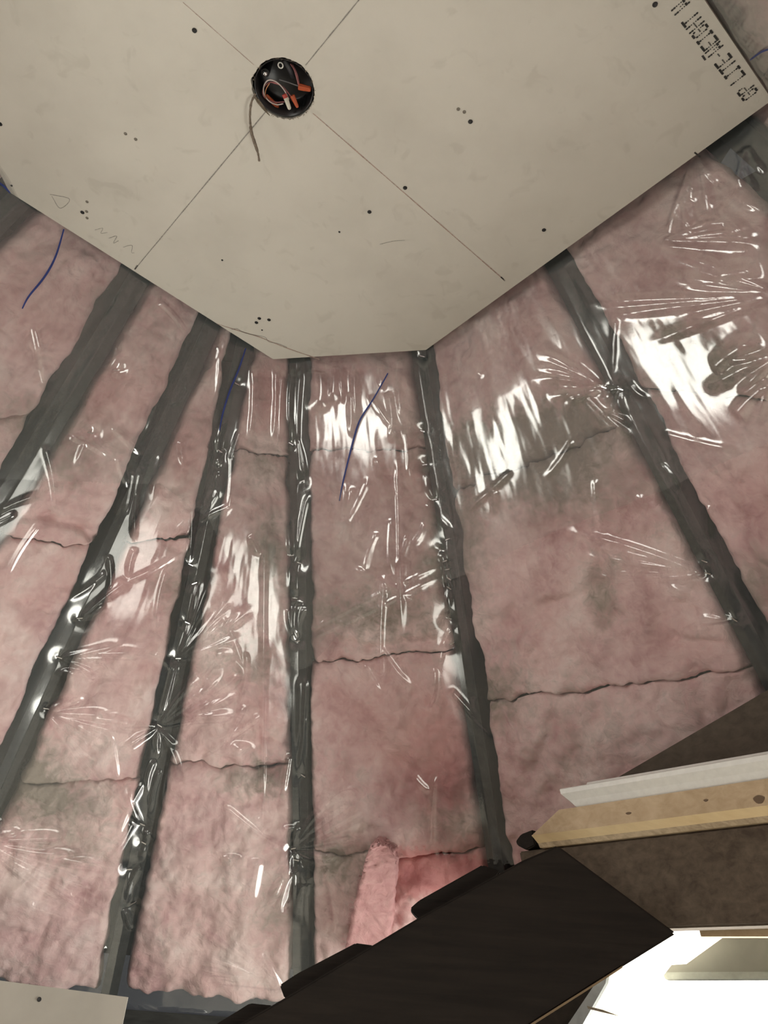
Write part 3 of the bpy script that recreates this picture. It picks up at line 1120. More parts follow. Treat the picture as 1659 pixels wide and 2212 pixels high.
def keep_over(x, y, t, s):
    return y < np.interp(x, [p[0] for p in EDGE], [p[1] for p in EDGE])


film, FD = film_sheet('plastic_sheet', M_FILM, 0.0, 1.045, keep_main, 'clear plastic sheet stapled over the pink insulation down to the wall plate', 900)
film2, FD2 = film_sheet('plastic_sheet', M_FILM2, 0.0035, 0.80, keep_over, 'second clear plastic sheet lapped over the upper insulation, ending above mid-height', 900, 1.0)


def film_point(p, lift=0.002):
    S, T, P, N, pp = FD2 if p[1] < 1040 else FD
    d = (pp[..., 0] - p[0]) ** 2 + (pp[..., 1] - p[1]) ** 2
    k = np.unravel_index(np.argmin(d), d.shape)
    # correct to the exact sight line
    q = P[k]
    n = N[k]
    r = ray(p)
    x = EYE + r * (((q - EYE) @ n) / (r @ n))
    return x + n * lift, n


# blue marker lines on the plastic
BLUE = [([(138, 495), (120, 555), (95, 600), (62, 640), (48, 667)], 5.0), ([(838, 806), (805, 865), (778, 905), (765, 945), (752, 995), (740, 1045), (733, 1082)], 4.2),
        ([(531, 752), (515, 800), (498, 840), (482, 890), (474, 930)], 4.0), ([(-6, 392), (8, 402), (22, 417)], 4.5), ([(1670, 104), (1645, 112), (1620, 130)], 4.5)]
for pts, wpx in BLUE:
    c = spline(pts, 36)
    L, R_ = [], []
    for j in range(len(c)):
        t = c[min(j + 1, len(c) - 1)] - c[max(j - 1, 0)]
        t = t / np.hypot(*t)
        k = wpx / 2 * (0.55 + 0.45 * math.sin(math.pi * min(1, (j + 2) / (len(c) + 2))))
        nrm = np.array([-t[1], t[0]]) * k
        p0, n0 = film_point(c[j], 0.0035)
        r1, r2 = ray(c[j] + nrm), ray(c[j] - nrm)
        L.append(EYE + r1 * (((p0 - EYE) @ n0) / (r1 @ n0)))
        R_.append(EYE + r2 * (((p0 - EYE) @ n0) / (r2 @ n0)))
    n = len(L)
    for arr in (L, R_):
        for _ in range(6):
            a_ = np.array(arr)
            a_[1:-1] = (a_[:-2] + 2 * a_[1:-1] + a_[2:]) / 4
            arr[:] = list(a_)
    o = link('marker_line', mesh_py(L + R_, [(j, j + 1, n + j + 1, n + j) for j in range(n - 1)]), M_BLUE, film2)
    o['label'] = 'blue marker line'

# staples: a crown with two short legs
def staple_mesh():
    bm = bmesh.new()
    for (cx_, cy_, cz, sx, sy, sz) in ((0, 0, .0008, .0062, .0011, .0007), (-.0056, 0, -.0012, .0006, .0010, .0022), (.0056, 0, -.0012, .0006, .0010, .0022)):
        r = bmesh.ops.create_cube(bm, size=1.0)
        for v in r['verts']:
            v.co = Vector((cx_ + v.co.x * 2 * sx, cy_ + v.co.y * 2 * sy, cz + v.co.z * 2 * sz))
    me = bpy.data.meshes.new('mesh')
    bm.to_mesh(me)
    bm.free()
    me.materials.append(M_STEEL)
    return me


ST_ME = staple_mesh()
ORD = ['first', 'second', 'third', 'fourth', 'fifth', 'sixth', 'seventh', 'eighth', 'ninth', 'tenth', 'eleventh', 'twelfth']
for s_, t_, sx, sy, i in STAPLE_ST:
    rank = sorted(q_[3] for q_ in STAPLE_ST if q_[4] == i).index(sy)
    p, n = film_point((sx, sy), 0.0022)
    right = np.array([1.0, 0.1, 0.0])
    ang = 0.5 * math.sin(sx * 1.7 + sy)
    a = right - n * (right @ n)
    a /= np.linalg.norm(a)
    b = np.cross(n, a)
    a, b = a * math.cos(ang) + b * math.sin(ang), b * math.cos(ang) - a * math.sin(ang)
    o = bpy.data.objects.new('staple', ST_ME)
    COL.objects.link(o)
    mm = Matrix.Identity(4)
    for r_ in range(3):
        mm[r_][0], mm[r_][1], mm[r_][2], mm[r_][3] = a[r_], b[r_], n[r_], p[r_]
    o.matrix_world = mm
    tag(o, ORD[rank] + ' silver staple from top on the ' + {2: 'leftmost long dark rafter', 3: 'dark rafter second from the left', 4: 'rafter whose foot meets the low drywall', 5: 'upright rafter at the centre', 6: 'second upright rafter, right of centre', 7: 'rafter slanting down to the brown board'}[i], 'staple', 'staples along the rafters')

# ------------------------------------------------------------------ ceiling panel
THK = 0.0127
corner = {'BL': (590, 776), 'BR': (920, 756), 'R': (1668, 216), 'L': (20, 415)}
cBL, cBR, cR, cL = (on_ceil(corner[k])[:2] for k in ('BL', 'BR', 'R', 'L'))
d1, d2 = D1[:2], D2[:2]
# rear edge: the sheet is a square with cut corners
rear_R = cR - d2 * 1.22
left_end = cL + np.array([0, -1]) * 0.36
rear_L = left_end + (-d1) * 0.45
outer = [cBL, cBR, cR, rear_R]
# close on the left: from rear_R along +d1 to beneath the left edge line
k_ = (rear_R[0] - cL[0]) / math.sqrt(.5)
outer += [rear_R + d1 * (k_ - 0.02), np.array([cL[0], (rear_R + d1 * (k_ - 0.02))[1] + 0.05]), cL]
HOLE_C = on_ceil((613, 193))[:2]
HOLE_R = 0.0548
bm = bmesh.new()
ov = [bm.verts.new((p[0], p[1], CEIL)) for p in outer]
oe = [bm.edges.new((ov[j], ov[(j + 1) % len(ov)])) for j in range(len(ov))]
NH = 72
rg = random.Random(7)
hv = []
for j in range(NH):
    a = 2 * math.pi * j / NH
    r = HOLE_R + rg.uniform(-.0009, .0012)
    if 150 < math.degrees(a) < 205:
        r += rg.uniform(0, .004)
    hv.append(bm.verts.new((HOLE_C[0] + r * math.cos(a), HOLE_C[1] + r * math.sin(a), CEIL)))
he = [bm.edges.new((hv[j], hv[(j + 1) % NH])) for j in range(NH)]
bmesh.ops.triangle_fill(bm, use_beauty=True, edges=oe + he)
fs_ = list(bm.faces)
ex = bmesh.ops.extrude_face_region(bm, geom=fs_)
bmesh.ops.translate(bm, verts=[g for g in ex['geom'] if isinstance(g, bmesh.types.BMVert)], vec=(0, 0, THK))
bmesh.ops.recalc_face_normals(bm, faces=bm.faces)
me = bpy.data.meshes.new('mesh')
bm.to_mesh(me)
bm.free()
panel = link('drywall_panel', me, M_GYP)
tag(panel, 'large beige drywall panel with cut corners screwed up as the flat ceiling', 'drywall')


def cpt(p, drop=0.0004):
    return on_ceil(p, drop)


def ribbon(pts, wpx, mat, name, parent, z=0.0005, jitter=0.0):
    c = np.asarray(pts, float)
    L, R_ = [], []
    for j in range(len(c)):
        t = c[min(j + 1, len(c) - 1)] - c[max(j - 1, 0)]
        t /= np.hypot(*t)
        nrm = np.array([-t[1], t[0]]) * wpx / 2
        w = 1 + jitter * rg.uniform(-1, 1)
        L.append(cpt(c[j] + nrm * w, z))
        R_.append(cpt(c[j] - nrm * w, z))
    n = len(L)
    return link(name, mesh_py(L + R_, [(j, n + j, n + j + 1, j + 1) for j in range(n - 1)]), mat, parent)


def straight(a, b, n=24):
    return [(a[0] + (b[0] - a[0]) * k / n, a[1] + (b[1] - a[1]) * k / n) for k in range(n + 1)]


ribbon(straight((800, -30), (660, 141)), 2.2, M_PENCIL, 'pencil_line', panel, jitter=.3)
ribbon(straight((575, 240), (291, 582)), 2.0, M_PENCIL, 'pencil_line', panel, jitter=.3)
ribbon(straight((291, 582), (297, 573), 3), 3.5, M_PENCIL, 'pencil_line', panel)
ribbon(straight((676, 245), (1088, 604)), 1.9, M_REDLINE, 'chalk_line', panel, jitter=.3)
ribbon(straight((1082, 598), (1091, 607), 3), 3.0, M_PENCIL, 'pencil_line', panel)
ribbon(straight((395, 5), (548, 140)), 1.0, M_REDLINE, 'chalk_line', panel, z=.0004, jitter=.3)
ribbon(spline([(470, 700), (520, 716), (560, 728), (620, 752), (690, 776)], 24), 1.5, M_REDLINE, 'chalk_line', panel, jitter=.3)
ribbon(spline([(500, 712), (512, 710), (522, 716), (540, 722), (572, 728), (580, 738), (600, 742), (620, 750)], 30), 1.0, M_PENCIL, 'pencil_scribble', panel)
ribbon(spline([(108, 420), (150, 430), (130, 450), (112, 424)], 24), 1.2, M_PENCIL, 'pencil_scribble', panel)
ribbon(spline([(235, 515), (252, 510), (245, 525), (256, 520)], 16), 1.0, M_PENCIL, 'pencil_scribble', panel)
ribbon(spline([(266, 534), (285, 530), (284, 545), (290, 546)], 16), 1.0, M_PENCIL, 'pencil_scribble', panel)
ribbon(spline([(205, 497), (222, 493), (218, 504), (232, 502)], 16), 0.9, M_PENCIL, 'pencil_scribble', panel)
ribbon(spline([(820, 528), (850, 521), (875, 519)], 12), 0.8, M_PENCIL, 'pencil_scribble', panel)
ribbon(straight((1500, 329), (1513, 339), 4), 4.0, M_INK, 'pencil_mark', panel)
ribbon(straight((1517, 120), (1524, 130), 4), 5.0, M_INK, 'ink_mark', panel)


# screws: dished black heads
def screw_mesh(r):
    vs_, fs = [], []
    sides = 14
    prof = [(r * 1.2, 0.0), (r, -0.0008), (r * .5, -0.0004), (r * .3, -0.0001)]
    for rr, z in prof:
        for k in range(sides):
            a = 2 * math.pi * k / sides
            vs_.append((rr * math.cos(a), rr * math.sin(a), z))
    for q in range(len(prof) - 1):
        for k in range(sides):
            k2 = (k + 1) % sides
            fs.append((q * sides + k, q * sides + k2, (q + 1) * sides + k2, (q + 1) * sides + k))
    fs.append(tuple((len(prof) - 1) * sides + k for k in range(sides)))
    me = mesh_py(vs_, fs)
    me.materials.append(M_SCREW)
    return me


SC = screw_mesh(0.0036)
SC2 = screw_mesh(0.0019)
for x, y in ((420, 66), (1415, 10), (1016, 263), (875, 406), (798, 458), (1175, 497), (178, 459), (560, 688), (554, 697), (581, 691), (0, 268)):
    o = bpy.data.objects.new('screw', SC)
    COL.objects.link(o)
    o.location = cpt((x, y), 0.0006)
    o.parent = panel
for x, y in ((566, 713), (733, 501), (480, 562), (25, 401)):
    o = bpy.data.objects.new('nail_hole', SC2)
    COL.objects.link(o)
    o.location = cpt((x, y), 0.0004)
    o.parent = panel
SC3 = screw_mesh(0.0027).copy()
SC3.materials.clear()
SC3.materials.append(simple('torn_gypsum', (0.22, 0.20, 0.165), 0.95, nscale=300, var=.4))
for x, y in ((990, 236), (1003, 242), (271, 289), (293, 301), (188, 436), (187, 457), (188, 471)):
    o = bpy.data.objects.new('screw_dent', SC3)
    COL.objects.link(o)
    o.location = cpt((x, y), 0.0004)
    o.parent = panel

# printed lettering along the right edge: dot matrix
FONT = {
    'G': ['01110', '10001', '10000', '10111', '10001', '10001', '01110'], 'P': ['11110', '10001', '10001', '11110', '10000', '10000', '10000'],
    'L': ['10000', '10000', '10000', '10000', '10000', '10000', '11111'], 'I': ['01110', '00100', '00100', '00100', '00100', '00100', '01110'],
    'T': ['11111', '00100', '00100', '00100', '00100', '00100', '00100'], 'E': ['11111', '10000', '10000', '11110', '10000', '10000', '11111'],
    '-': ['00000', '00000', '00000', '01110', '00000', '00000', '00000'], 'W': ['10001', '10001', '10001', '10101', '10101', '11011', '10001'],
    'H': ['10001', '10001', '10001', '11111', '10001', '10001', '10001'], ' ': ['00000'] * 7}
TXT = 'GP LITE-WEIGHT W'
p_a, p_b = cpt((1619, 204), 0.0006), cpt((1470, 14), 0.0006)
rd = (p_b - p_a) / np.linalg.norm(p_b - p_a)
pitch = np.linalg.norm(p_b - p_a) / 15
updir = cpt((1600, 219), 0.0006) - cpt((1623, 200), 0.0006)
updir -= rd * (updir @ rd)
updir /= np.linalg.norm(updir)
hgt = 0.0235
vs_, fs = [], []
for ci, ch in enumerate(TXT):
    for r in range(7):
        for c in range(5):
            if FONT[ch][r][c] == '1':
                faint = 0.0017 if r in (0, 1, 5, 6) else 0.0010
                o_ = p_a + rd * (ci + (c - 2) / 6.0) * pitch + updir * ((3 - r) / 6.0) * hgt
                b0 = len(vs_)
                for k in range(6):
                    th = math.pi * k / 3
                    vs_.append(o_ + rd * faint * math.cos(th) + updir * faint * 1.35 * math.sin(th))
                fs.append(tuple(range(b0, b0 + 6)))
o = link('printed_lettering', mesh_py(vs_, fs), M_INK, panel)
o['label'] = 'dot-matrix lettering GP LITE-WEIGHT W'
o['kind'] = 'stuff'

# ------------------------------------------------------------------ electrical box in the panel
hc = np.array([HOLE_C[0], HOLE_C[1], CEIL])
box = empty('electrical_box', 'round black electrical box with loose wires recessed in the drywall panel', 'electrical box')
vs_, fs = [], []
n = 48
prof = [(0.0525, 0.002), (0.0505, 0.002), (0.0500, 0.045), (0.046, 0.052), (0.0, 0.053)]
for rr, z in prof[:-1]:
    for k in range(n):
        a = 2 * math.pi * k / n
        vs_.append(hc + [rr * math.cos(a), rr * math.sin(a), z])
vs_.append(hc + [0, 0, 0.053])
for q in range(len(prof) - 2):
    for k in range(n):
        k2 = (k + 1) % n
        fs.append((q * n + k, q * n + k2, (q + 1) * n + k2, (q + 1) * n + k))
for k in range(n):
    fs.append(((len(prof) - 2) * n + k, (len(prof) - 2) * n + (k + 1) % n, len(vs_) - 1))
link('box_shell', mesh_py(vs_, fs), M_BLACK, box, True)


def bx(p, depth):
    """point inside the box seen at photo position p, depth metres above the panel face"""
    return on_ceil(p, -depth)


for (x, y) in ((570, 155), (657, 235)):
    q = bx((x + 3, y + 3), 0.012)
    boss = link('screw_boss', lathe([(0, .0075), (1, .0085)], q + [0, 0, .001], q + [0, 0, .04], 16), M_BLACK, box)
    s_ = link('mounting_screw', lathe([(0, .002), (.3, .0042), (.75, .0046), (1, .0042)], q - [0, 0, .0045], q + [0, 0, .001], 14), M_STEEL, box, True)
# ring terminal
q = bx((606, 141), 0.020)
ringpts = [q + [0.0042 * math.cos(t), 0.0050 * math.sin(t), 0] for t in np.linspace(0, 2 * math.pi, 22)]
link('ring_terminal', tube(ringpts, .0012, 8), simple('white_nylon', (0.85, 0.84, 0.78), .5), box, True)
# wires: two turns of a loop
def wire(name, pts, mat, r, depths):
    P = [bx(p, d) for p, d in zip(pts, depths)]
    return link(name, tube(spline(P, 48), r, 8), mat, box, True)


cxl, cyl = 594, 198
loop1 = [(624, 215), (613, 193), (597, 177), (580, 173), (570, 186), (571, 204), (582, 219), (598, 226), (612, 224)]
wire('white_wire', loop1, M_WIREW, .0012, [.006, .008, .010, .012, .014, .014, .013, .012, .012])
loop2 = [(624, 215), (612, 190), (598, 180), (582, 178), (569, 190), (569, 206), (580, 216), (597, 221), (614, 220)]
wire('red_wire', loop2, M_WIREP, .0012, [.008, .011, .014, .016, .017, .018, .017, .016, .016])
wire('copper_wire', [(574, 213), (573, 203), (575, 192), (582, 180)], M_COPPER, .0009, [.013, .011, .011, .013])
wire('red_wire', [(631, 212), (622, 200), (608, 185), (588, 178)], M_WIREP, .0012, [.010, .012, .015, .018])
wire('red_wire', [(628, 138), (636, 152), (641, 168), (645, 184)], M_WIREP, .0011, [.030, .022, .018, .014])
wire('red_wire', [(632, 140), (640, 156), (644, 170), (646, 182)], M_WIREP, .0011, [.034, .026, .020, .014])
wire('grey_wire', [(603, 172), (620, 177), (634, 182), (645, 186)], simple('grey_cable', (.16, .16, .16), .5), .0011, [.022, .018, .016, .014])
wire('black_wire', [(614, 130), (622, 143), (628, 155), (632, 165)], M_WIREB, .0045, [.035, .032, .034, .040])


def nut(a, b, mat, r0, r1, da, db, name='wire_nut'):
    A, B = bx(a, da), bx(b, db)
    sides = 24
    me = lathe([(0, r1 * .9), (.06, r1), (.35, r1 * .95), (.5, (r0 + r1) / 2), (.9, r0), (1, r0 * .7)], A, B, sides)
    # flutes
    for j, v in enumerate(me.vertices):
        if (j % sides) % 3 == 0:
            ax = A + (B - A) * np.clip(((np.array(v.co) - A) @ (B - A)) / ((B - A) @ (B - A)), 0, 1)
            v.co = Vector(ax + (np.array(v.co) - ax) * 0.86)
    o = link(name, me, mat, box)
    return o


nut((631, 206), (643, 232), M_ORANGE, .0030, .0044, .010, .006)
nut((645, 187), (672, 193), M_ORANGE, .0046, .0056, .014, .012)
nut((600, 232), (575, 205), M_ORANGE, .0030, .0040, .024, .022)
o = nut((614, 203), (618, 212), M_RED, .0044, .0048, .007, .005, 'wire_nut')
o['label'] = 'red collar of the ivory connector'
nut((617, 210), (626, 236), M_IVORY, .0034, .0042, .005, .003, 'wire_nut')['label'] = 'ivory push-in connector'
# ragged torn paper round the hole: short curled fibres
fib = []
for j in range(150):
    a = rg.uniform(0, 2 * math.pi)
    r0 = HOLE_R + rg.uniform(-.001, .0005)
    p0 = hc + [r0 * math.cos(a), r0 * math.sin(a), -0.0003]
    da = rg.uniform(-.06, .06)
    r1 = r0 + rg.uniform(-.0035, .0030)
    p1 = hc + [r1 * math.cos(a + da), r1 * math.sin(a + da), -rg.uniform(.0005, .003)]
    t = np.array([-math.sin(a), math.cos(a), 0]) * rg.uniform(.0004, .0010)
    fib.append((p0 - t, p0 + t, p1))
vs_, fs = [], []
for tri in fib:
    b0 = len(vs_)
    vs_ += list(tri)
    fs.append((b0, b0 + 1, b0 + 2))
o = link('torn_paper_fringe', mesh_py(vs_, fs), M_TORN, panel)
o['kind'] = 'stuff'
# hanging curl of torn facing paper
def hang(p, drop):
    return on_ceil(p, drop)


tw = spline([hang((552, 203), 0.0), hang((543, 222), .010), hang((540, 252), .018), hang((543, 284), .024), hang((549, 305), .028), hang((557, 330), .032), hang((560, 348), .034)], 42)
tp = [0.75 + 0.35 * rg.random() + (0.4 if 18 < j < 34 else 0) for j in range(len(tw))]
shred = link('paper_strip', tube(tw, .0022, 7, tp), M_TWINE)
tag(shred, 'frayed brown strip of torn paper dangling from the box hole rim', 'paper strip')
fl = [hang((548, 208), .0005), hang((556, 222), .001), hang((570, 238), .0012), hang((583, 250), .0008), hang((574, 234), -.003), hang((560, 214), -.003)]
link('torn_flap', prism(fl, np.array([0, 0, -.0012])), M_TORN, panel)

# ------------------------------------------------------------------ lower right: beams, pine board, trim, window
Q = 1.294


def pq(p, q=Q):
    return at(p, D2, q)


def py_(p, y):
    return at(p, (0, 1, 0), y)


ext = 0.5
# horizontal beam (face in the plane facing the turret axis)
a0, a1 = pq((1120, 1826)), pq((1659, 1786))
b0, b1 = pq((1420, 2002)), pq((1659, 2003))
zt, zb = (pq((1153, 1822), Q - .006)[2] + pq((1659, 1789), Q - .006)[2]) / 2 - .0005, (b0[2] + b1[2]) / 2
foot = pq((1180, 1900))
def qpt(base, along, z, q=Q):
    """point in the vertical plane facing the axis: along metres to the right of base"""
    p = base - D1 * along
    p = p + D2 * ((q - (p - EYE) @ D2))
    return np.array([p[0], p[1], z])


J = a0
poly = [qpt(J, 0.0, zt), qpt(J, 1.0, zt), qpt(J, 1.0, zb), qpt(J, .03, zb)]
hb = link('header_beam', prism(poly, D2 * .04, .003), M_BEAM2)
tag(hb, 'brown level timber beam under the pine board at lower right', 'beam')

# pine board laid on the beam, proud of its face
qf = Q - 0.030
def pf(p):
    return pq(p, qf)


fa, fb = pf((1148, 1795)), pf((1659, 1752))
fc, fd = pf((1207, 1743)), pf((1659, 1689))
zl, zh = (fa[2] + fb[2]) / 2, (fc[2] + fd[2]) / 2
zl = zt + 0.001
s_top = (fa - fc) @ D1
base_ = fa
z_face = (pf((1148, 1794))[2] + pf((1659, 1753))[2]) / 2
z_cham = (pq((1150, 1811), Q - .012)[2] + pq((1659, 1777), Q - .012)[2]) / 2
zl = (pq((1153, 1822), Q - .006)[2] + pq((1659, 1789), Q - .006)[2]) / 2
secp = [(qf, zh), (qf, z_face), (Q - .012, z_cham), (Q - .006, zl), (Q + .03, zl), (Q + .03, zh)]
vs_, fs = [], []
for along in (0, 1):
    for q_, z_ in secp:
        a_ = 1.0 if along else max(0.0, s_top * (z_ - z_face) / (zh - z_face))
        vs_.append(qpt(base_, a_, z_, q_))
for k in range(6):
    k2 = (k + 1) % 6
    fs.append((k, k2, 6 + k2, 6 + k))
fs += [(5, 4, 3, 2, 1, 0), (6, 7, 8, 9, 10, 11)]
pine = link('pine_board', mesh_py(vs_, fs), M_PINE)
pine.data.materials.append(wood('fresh_sawn_pine', (0.78, 0.60, 0.34), (0.92, 0.74, 0.45), math.radians(135), 0.8))
pine.data.materials.append(wood('weathered_pine', (0.28, 0.215, 0.14), (0.62, 0.50, 0.34), math.radians(135), 1.6))
pine.data.polygons[1].material_index = 1
pine.data.polygons[2].material_index = 2
tag(pine, 'pale pine board with knots lying on the brown beam', 'board')
for (x, y, rx, ry) in ((1640, 1727, 11, 8), (1525, 1729, 5, 2.5), (1358, 1757, 7, 2.5)):
    c0 = pf((x, y)) - D2 * 0.0008
    e1 = -D1 * rx * 0.00078
    e2 = EZ * ry * 0.00078
    pts = [c0 + e1 * math.cos(a) * (1 + .15 * math.sin(3 * a)) + e2 * math.sin(a) for a in np.linspace(0, 2 * math.pi, 14, endpoint=False)]
    link('knot', prism(pts, D2 * .002), simple('knot_wood', (0.13, 0.085, 0.05), .8), pine)
# rough bark edge under the front
rough = [qpt(base_, .006, zl - .006, qf + .018), qpt(base_, 1.0, zl - .006, qf + .018), qpt(base_, 1.0, zl, qf + .018), qpt(base_, .006, zl, qf + .018)]

# white crown trim lying on the pine board
ta, tb = pq((1245, 1738), qf + .004), pq((1659, 1689), qf + .004)
tc_, td = pq((1211, 1706), qf - .012), pq((1659, 1652), qf - .012)
te, tf = pq((1212, 1694), qf - .012), pq((1659, 1637), qf - .012)
z1, z2, z3 = zh + .001, (tc_[2] + td[2]) / 2, (te[2] + tf[2]) / 2
sec = [(qf + .004, z1), (qf - .002, z1 + (z2 - z1) * .5), (qf - .012, z2), (qf - .012, z3 - .002), (qf - .009, z3), (qf + .004, z3 + .001), (qf + .012, z3 - .002), (qf + .016, z1)]
sh = (tc_ - ta) @ D1
vs_, fs = [], []
for along in (0.0, 1.0):
    for q_, z_ in sec:
        s0 = ((ta - base_) @ -D1) - (sh * np.clip((z_ - z1) / (z2 - z1), 0, 1.1) if along == 0 else 0)
        vs_.append(qpt(base_, s0 + along, z_, q_))
ns = len(sec)
for k in range(ns):
    k2 = (k + 1) % ns
    fs.append((k, k2, ns + k2, ns + k))
fs.append(tuple(range(ns))[::-1])
fs.append(tuple(range(ns, 2 * ns)))
trim = link('crown_trim', mesh_py(vs_, fs), M_WHITE)
tag(trim, 'white primed crown trim lying along the pine board', 'trim')
# second trim length behind, a bit higher and starting further right
g0 = pq((1268, 1690), qf + .02)
g1, g2 = pq((1270, 1683), qf + .02), pq((1659, 1631), qf + .02)
zg = (g1[2] + g2[2]) / 2
s_g = (g0 - base_) @ -D1
sec2 = [(qf + .020, zh + .001), (qf + .018, zg - .004), (qf + .020, zg), (qf + .027, zg), (qf + .027, zh + .001)]
vs_, fs = [], []
for along in (0.0, 1.0):
    for q_, z_ in sec2:
        vs_.append(qpt(base_, s_g + along, z_, q_))
ns = len(sec2)
for k in range(ns):
    k2 = (k + 1) % ns
    fs.append((k, k2, ns + k2, ns + k))
fs.append(tuple(range(ns))[::-1])
fs.append(tuple(range(ns, 2 * ns)))
tag(link('flat_trim', mesh_py(vs_, fs), M_WHITE), 'thin white trim strip behind the crown trim on the pine board', 'trim')

# brown gable board rising behind the trims
qb = Q + 0.045
bp = [pq((1340, 1676), qb), pq((1659, 1490), qb), pq((1830, 1391), qb), pq((1830, 1640), qb), pq((1659, 1700), qb), pq((1330, 1760), qb), pq((1290, 1790), qb), pq((1290, 1704), qb)]
gb = link('gable_board', prism(bp, D2 * .02), M_BROWN)
tag(gb, 'dark brown board with a sloping top behind the white trim', 'board')

# sloping dark beam crossing to lower left, in front of the roof
YB = 1.37
top = [(1200, 1826), (1130, 1858), (908, 1980), (601, 2164), (430, 2262)]
bot = [(900, 2368), (1155, 2209), (1307, 2112), (1462, 2016)]
tp3 = [py_(p, YB) for p in [(1205, 1826)] + top[1:]]
bt3 = [py_(p, YB) for p in bot]
run_ = tp3[-1] - tp3[2]
run_ /= np.linalg.norm(run_)
poly = tp3 + [tp3[-1] + run_ * 1.1, bt3[0] + run_ * 1.1] + bt3
sb = link('sloping_beam', prism(poly, np.array([0, .038, 0]), .003), M_BEAM)
tag(sb, 'near-black sloping timber beam crossing the lower right corner', 'beam')
edge = [py_(p, YB - .004) for p in [(1100, 2243), (1155, 2206), (1307, 2110), (1345, 2086), (1345, 2090), (1307, 2115), (1155, 2212), (1100, 2249)]]
link('wood_edge_strip', prism(edge, np.array([0, .006, 0])), simple('amber_edge', (0.20, 0.14, 0.075), .7), sb)  # lit underside edge of the beam, light put into the amber colour
# blocks nailed behind its upper edge
BLK = [([(1113, 1817), (1124, 1802), (1150, 1792), (1156, 1826), (1136, 1836), (1117, 1826)], 'small dark block at the left end of the pine board'),
       ([(886, 1962), (905, 1945), (1042, 1868), (1082, 1882), (1060, 1910), (912, 1990), (893, 1973)], 'dark block on the sloping beam below the bare pink batt'),
       ([(604, 2128), (640, 2104), (768, 2037), (806, 2042), (790, 2075), (630, 2168), (614, 2156)], 'dark block on the sloping beam below the upright rafter foot'),
       ([(440, 2232), (470, 2210), (540, 2167), (588, 2172), (560, 2210), (470, 2262), (440, 2262)], 'dark block at the lower end of the sloping beam')]
for pts, lab in BLK:
    if pts[0][0] > 1100:
        o = link('timber_block', prism([pq(p, Q - .004) for p in pts], D2 * .035, .002), M_BEAM)
    else:
        o = link('timber_block', prism([py_(p, YB + .040) for p in pts], np.array([0, .035, 0]), .002), M_BEAM)
    tag(o, lab, 'block', 'blocks along the sloping beam')

# window wall beyond the beams
QW = 1.60
def pw(p, q=QW):
    return pq(p, q)


zw_top = pw((1500, 1985))[2]
L0 = pw((1130, 2230))
wl = [np.array([*L0[:2], 0.0]), np.array([*qpt(L0, 0.32, 0, QW)[:2], 0.0])]
win = empty('window_1', None, None)
tag(win, kind='structure')
gt = pw((1436, 2118))
s_pane = (pw((1330, 2150)) - L0) @ -D1
# bright pane
pane = [qpt(L0, -.05, 0.75, QW + .03), qpt(L0, .72, 0.75, QW + .03), qpt(L0, .72, zw_top + .05, QW + .03), qpt(L0, -.05, zw_top + .05, QW + .03)]
link('window_pane', prism(pane, D2 * .004), mat_emit('daylit_glass', (1.0, 0.985, 0.95), 2.2), win)
for a_, b_, z0_, z1_ in ((.72, 1.02, 0.0, zw_top + .02), (-.05, .72, 0.0, .75)):
    tag(link('wall_window', prism([qpt(L0, a_, z0_, QW + .03), qpt(L0, b_, z0_, QW + .03), qpt(L0, b_, z1_, QW + .03), qpt(L0, a_, z1_, QW + .03)], D2 * .02), M_WALLB), kind='structure')
# cream head board
head = [qpt(L0, -.05, zw_top + .012, QW - .26), qpt(L0, 1.2, zw_top + .012, QW - .26), qpt(L0, 1.2, zw_top + .012, QW + .03), qpt(L0, -.05, zw_top + .012, QW + .03)]
link('window_head', prism(head, EZ * .01), M_CREAM, win)
# pine strip beneath the header
hs = [pq((1508, 2001), Q + .043), pq((1830, 2001), Q + .043), pq((1830, 2023), Q + .043), pq((1514, 2023), Q + .043)]
link('window_strip', prism(hs, D2 * .02), M_PINE, win)
# cream window reveal on the left, its sunlight put in as emission
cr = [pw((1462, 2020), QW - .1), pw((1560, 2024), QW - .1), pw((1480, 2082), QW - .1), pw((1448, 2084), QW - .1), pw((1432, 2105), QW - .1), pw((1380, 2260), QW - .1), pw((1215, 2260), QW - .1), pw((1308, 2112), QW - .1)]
link('side_pane', prism(cr, D2 * .004), mat_emit('daylit_side_glass', (1.0, 0.955, 0.78), 0.68), win)
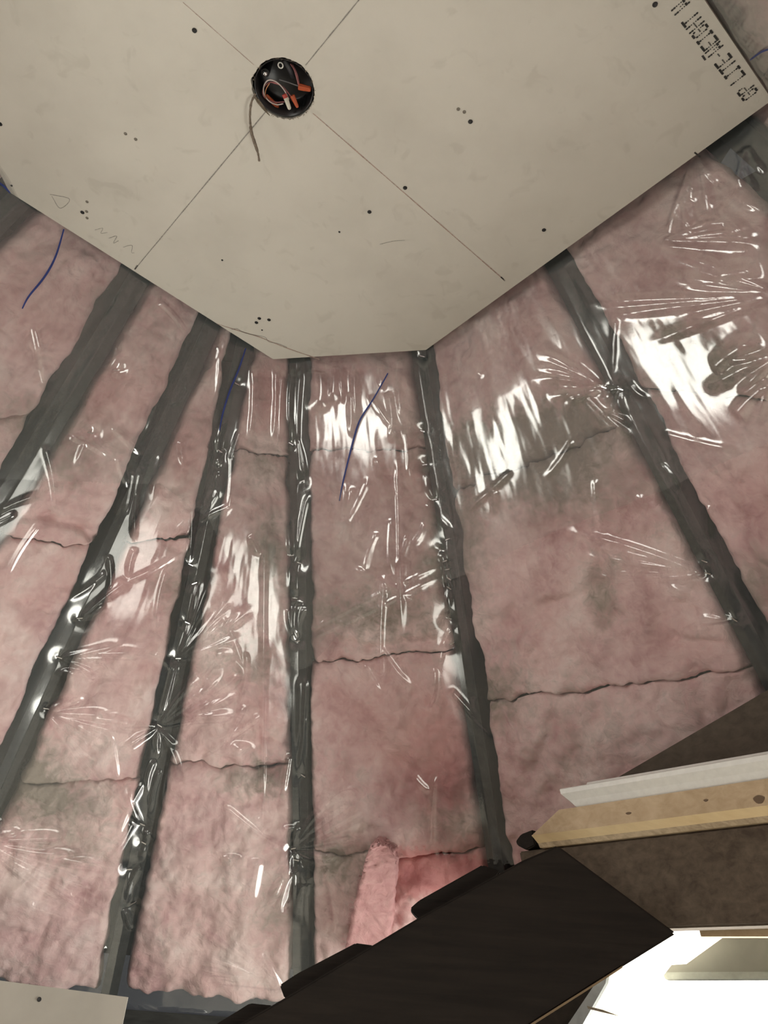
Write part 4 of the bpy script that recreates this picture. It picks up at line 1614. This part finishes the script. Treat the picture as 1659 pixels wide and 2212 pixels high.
# roller blind with a rounded hem bar
bl = [pw((1560, 2022), QW - .06), pw((2080, 2020), QW - .06), pw((2080, 2099), QW - .06), pw((1434, 2102), QW - .06), pw((1446, 2083), QW - .06), pw((1482, 2080), QW - .06)]
blind = link('roller_blind', prism(bl, D2 * .004), M_GREY)
tag(blind, 'grey roller blind pulled part way down the bright window', 'blind')
hb_ = [pw(p, QW - .063) for p in ((1431, 2100), (2080, 2096), (2080, 2116), (1440, 2118), (1433, 2112))]
link('hem_bar', prism(hb_, D2 * .01, .002), simple('pale_hem', (0.27, 0.28, 0.26), .6), blind)
# aluminium jamb slanting at the left of the window
aj = [pw(p, QW - .14) for p in ((1290, 2118), (1311, 2108), (1308, 2124), (1232, 2260), (1195, 2260))]
jm = link('jamb_liner', prism(aj, D2 * .008), M_ALU)
tag(jm, 'bluish grey metal jamb strip left of the bright window', 'jamb strip')
sl = [pw(p, QW - .15) for p in ((1268, 2173), (1300, 2181), (1334, 2194), (1298, 2186), (1270, 2179))]
tag(link('shim', prism(sl, D2 * .003), M_TWINE), 'thin brown sliver sticking out from the metal jamb strip', 'shim')
# dark wall left of the jamb
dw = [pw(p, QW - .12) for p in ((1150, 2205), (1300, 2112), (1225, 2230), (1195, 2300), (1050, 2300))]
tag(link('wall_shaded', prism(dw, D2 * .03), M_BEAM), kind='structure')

# ------------------------------------------------------------------ low drywall at the left
wa = EYE + ray((-60, 2110)) * 1.86
wb = EYE + ray((0, 2118)) * 2.06
wc = EYE + ray((276, 2154)) * 2.02
ztop = wc[2]
drn = (wc - wb)
drn[2] = 0
dl = np.linalg.norm(drn)
drn /= dl
wst = wb - drn * 0.10
nrm = np.array([-drn[1], drn[0], 0])
poly = [np.array([wst[0], wst[1], wb[2] + .012]), wb, wc, np.array([wc[0], wc[1], FLOOR]), np.array([wst[0], wst[1], FLOOR])]
lowp = link('low_drywall', prism(poly, nrm * .0127), simple('aged_gypsum_paper', (0.40, 0.375, 0.325), .9, nscale=7, var=.08))  # same gypsum as the ceiling panel, darkened by colour for weaker light here
tag(lowp, 'low drywall sheet standing at the bottom left corner', 'drywall')
for (x, y) in ((85, 2159),):
    r = ray((x, y))
    nn = np.cross(drn, EZ)
    p = EYE + r * (((wc - EYE) @ nn) / (r @ nn))
    p = p + (nn if nn @ (EYE - p) > 0 else -nn) * .001
    o = bpy.data.objects.new('screw', SC)
    COL.objects.link(o)
    o.location = p
    o.rotation_euler = Vector(tuple(EYE - p)).to_track_quat('-Z', 'Y').to_euler()
    o.parent = lowp
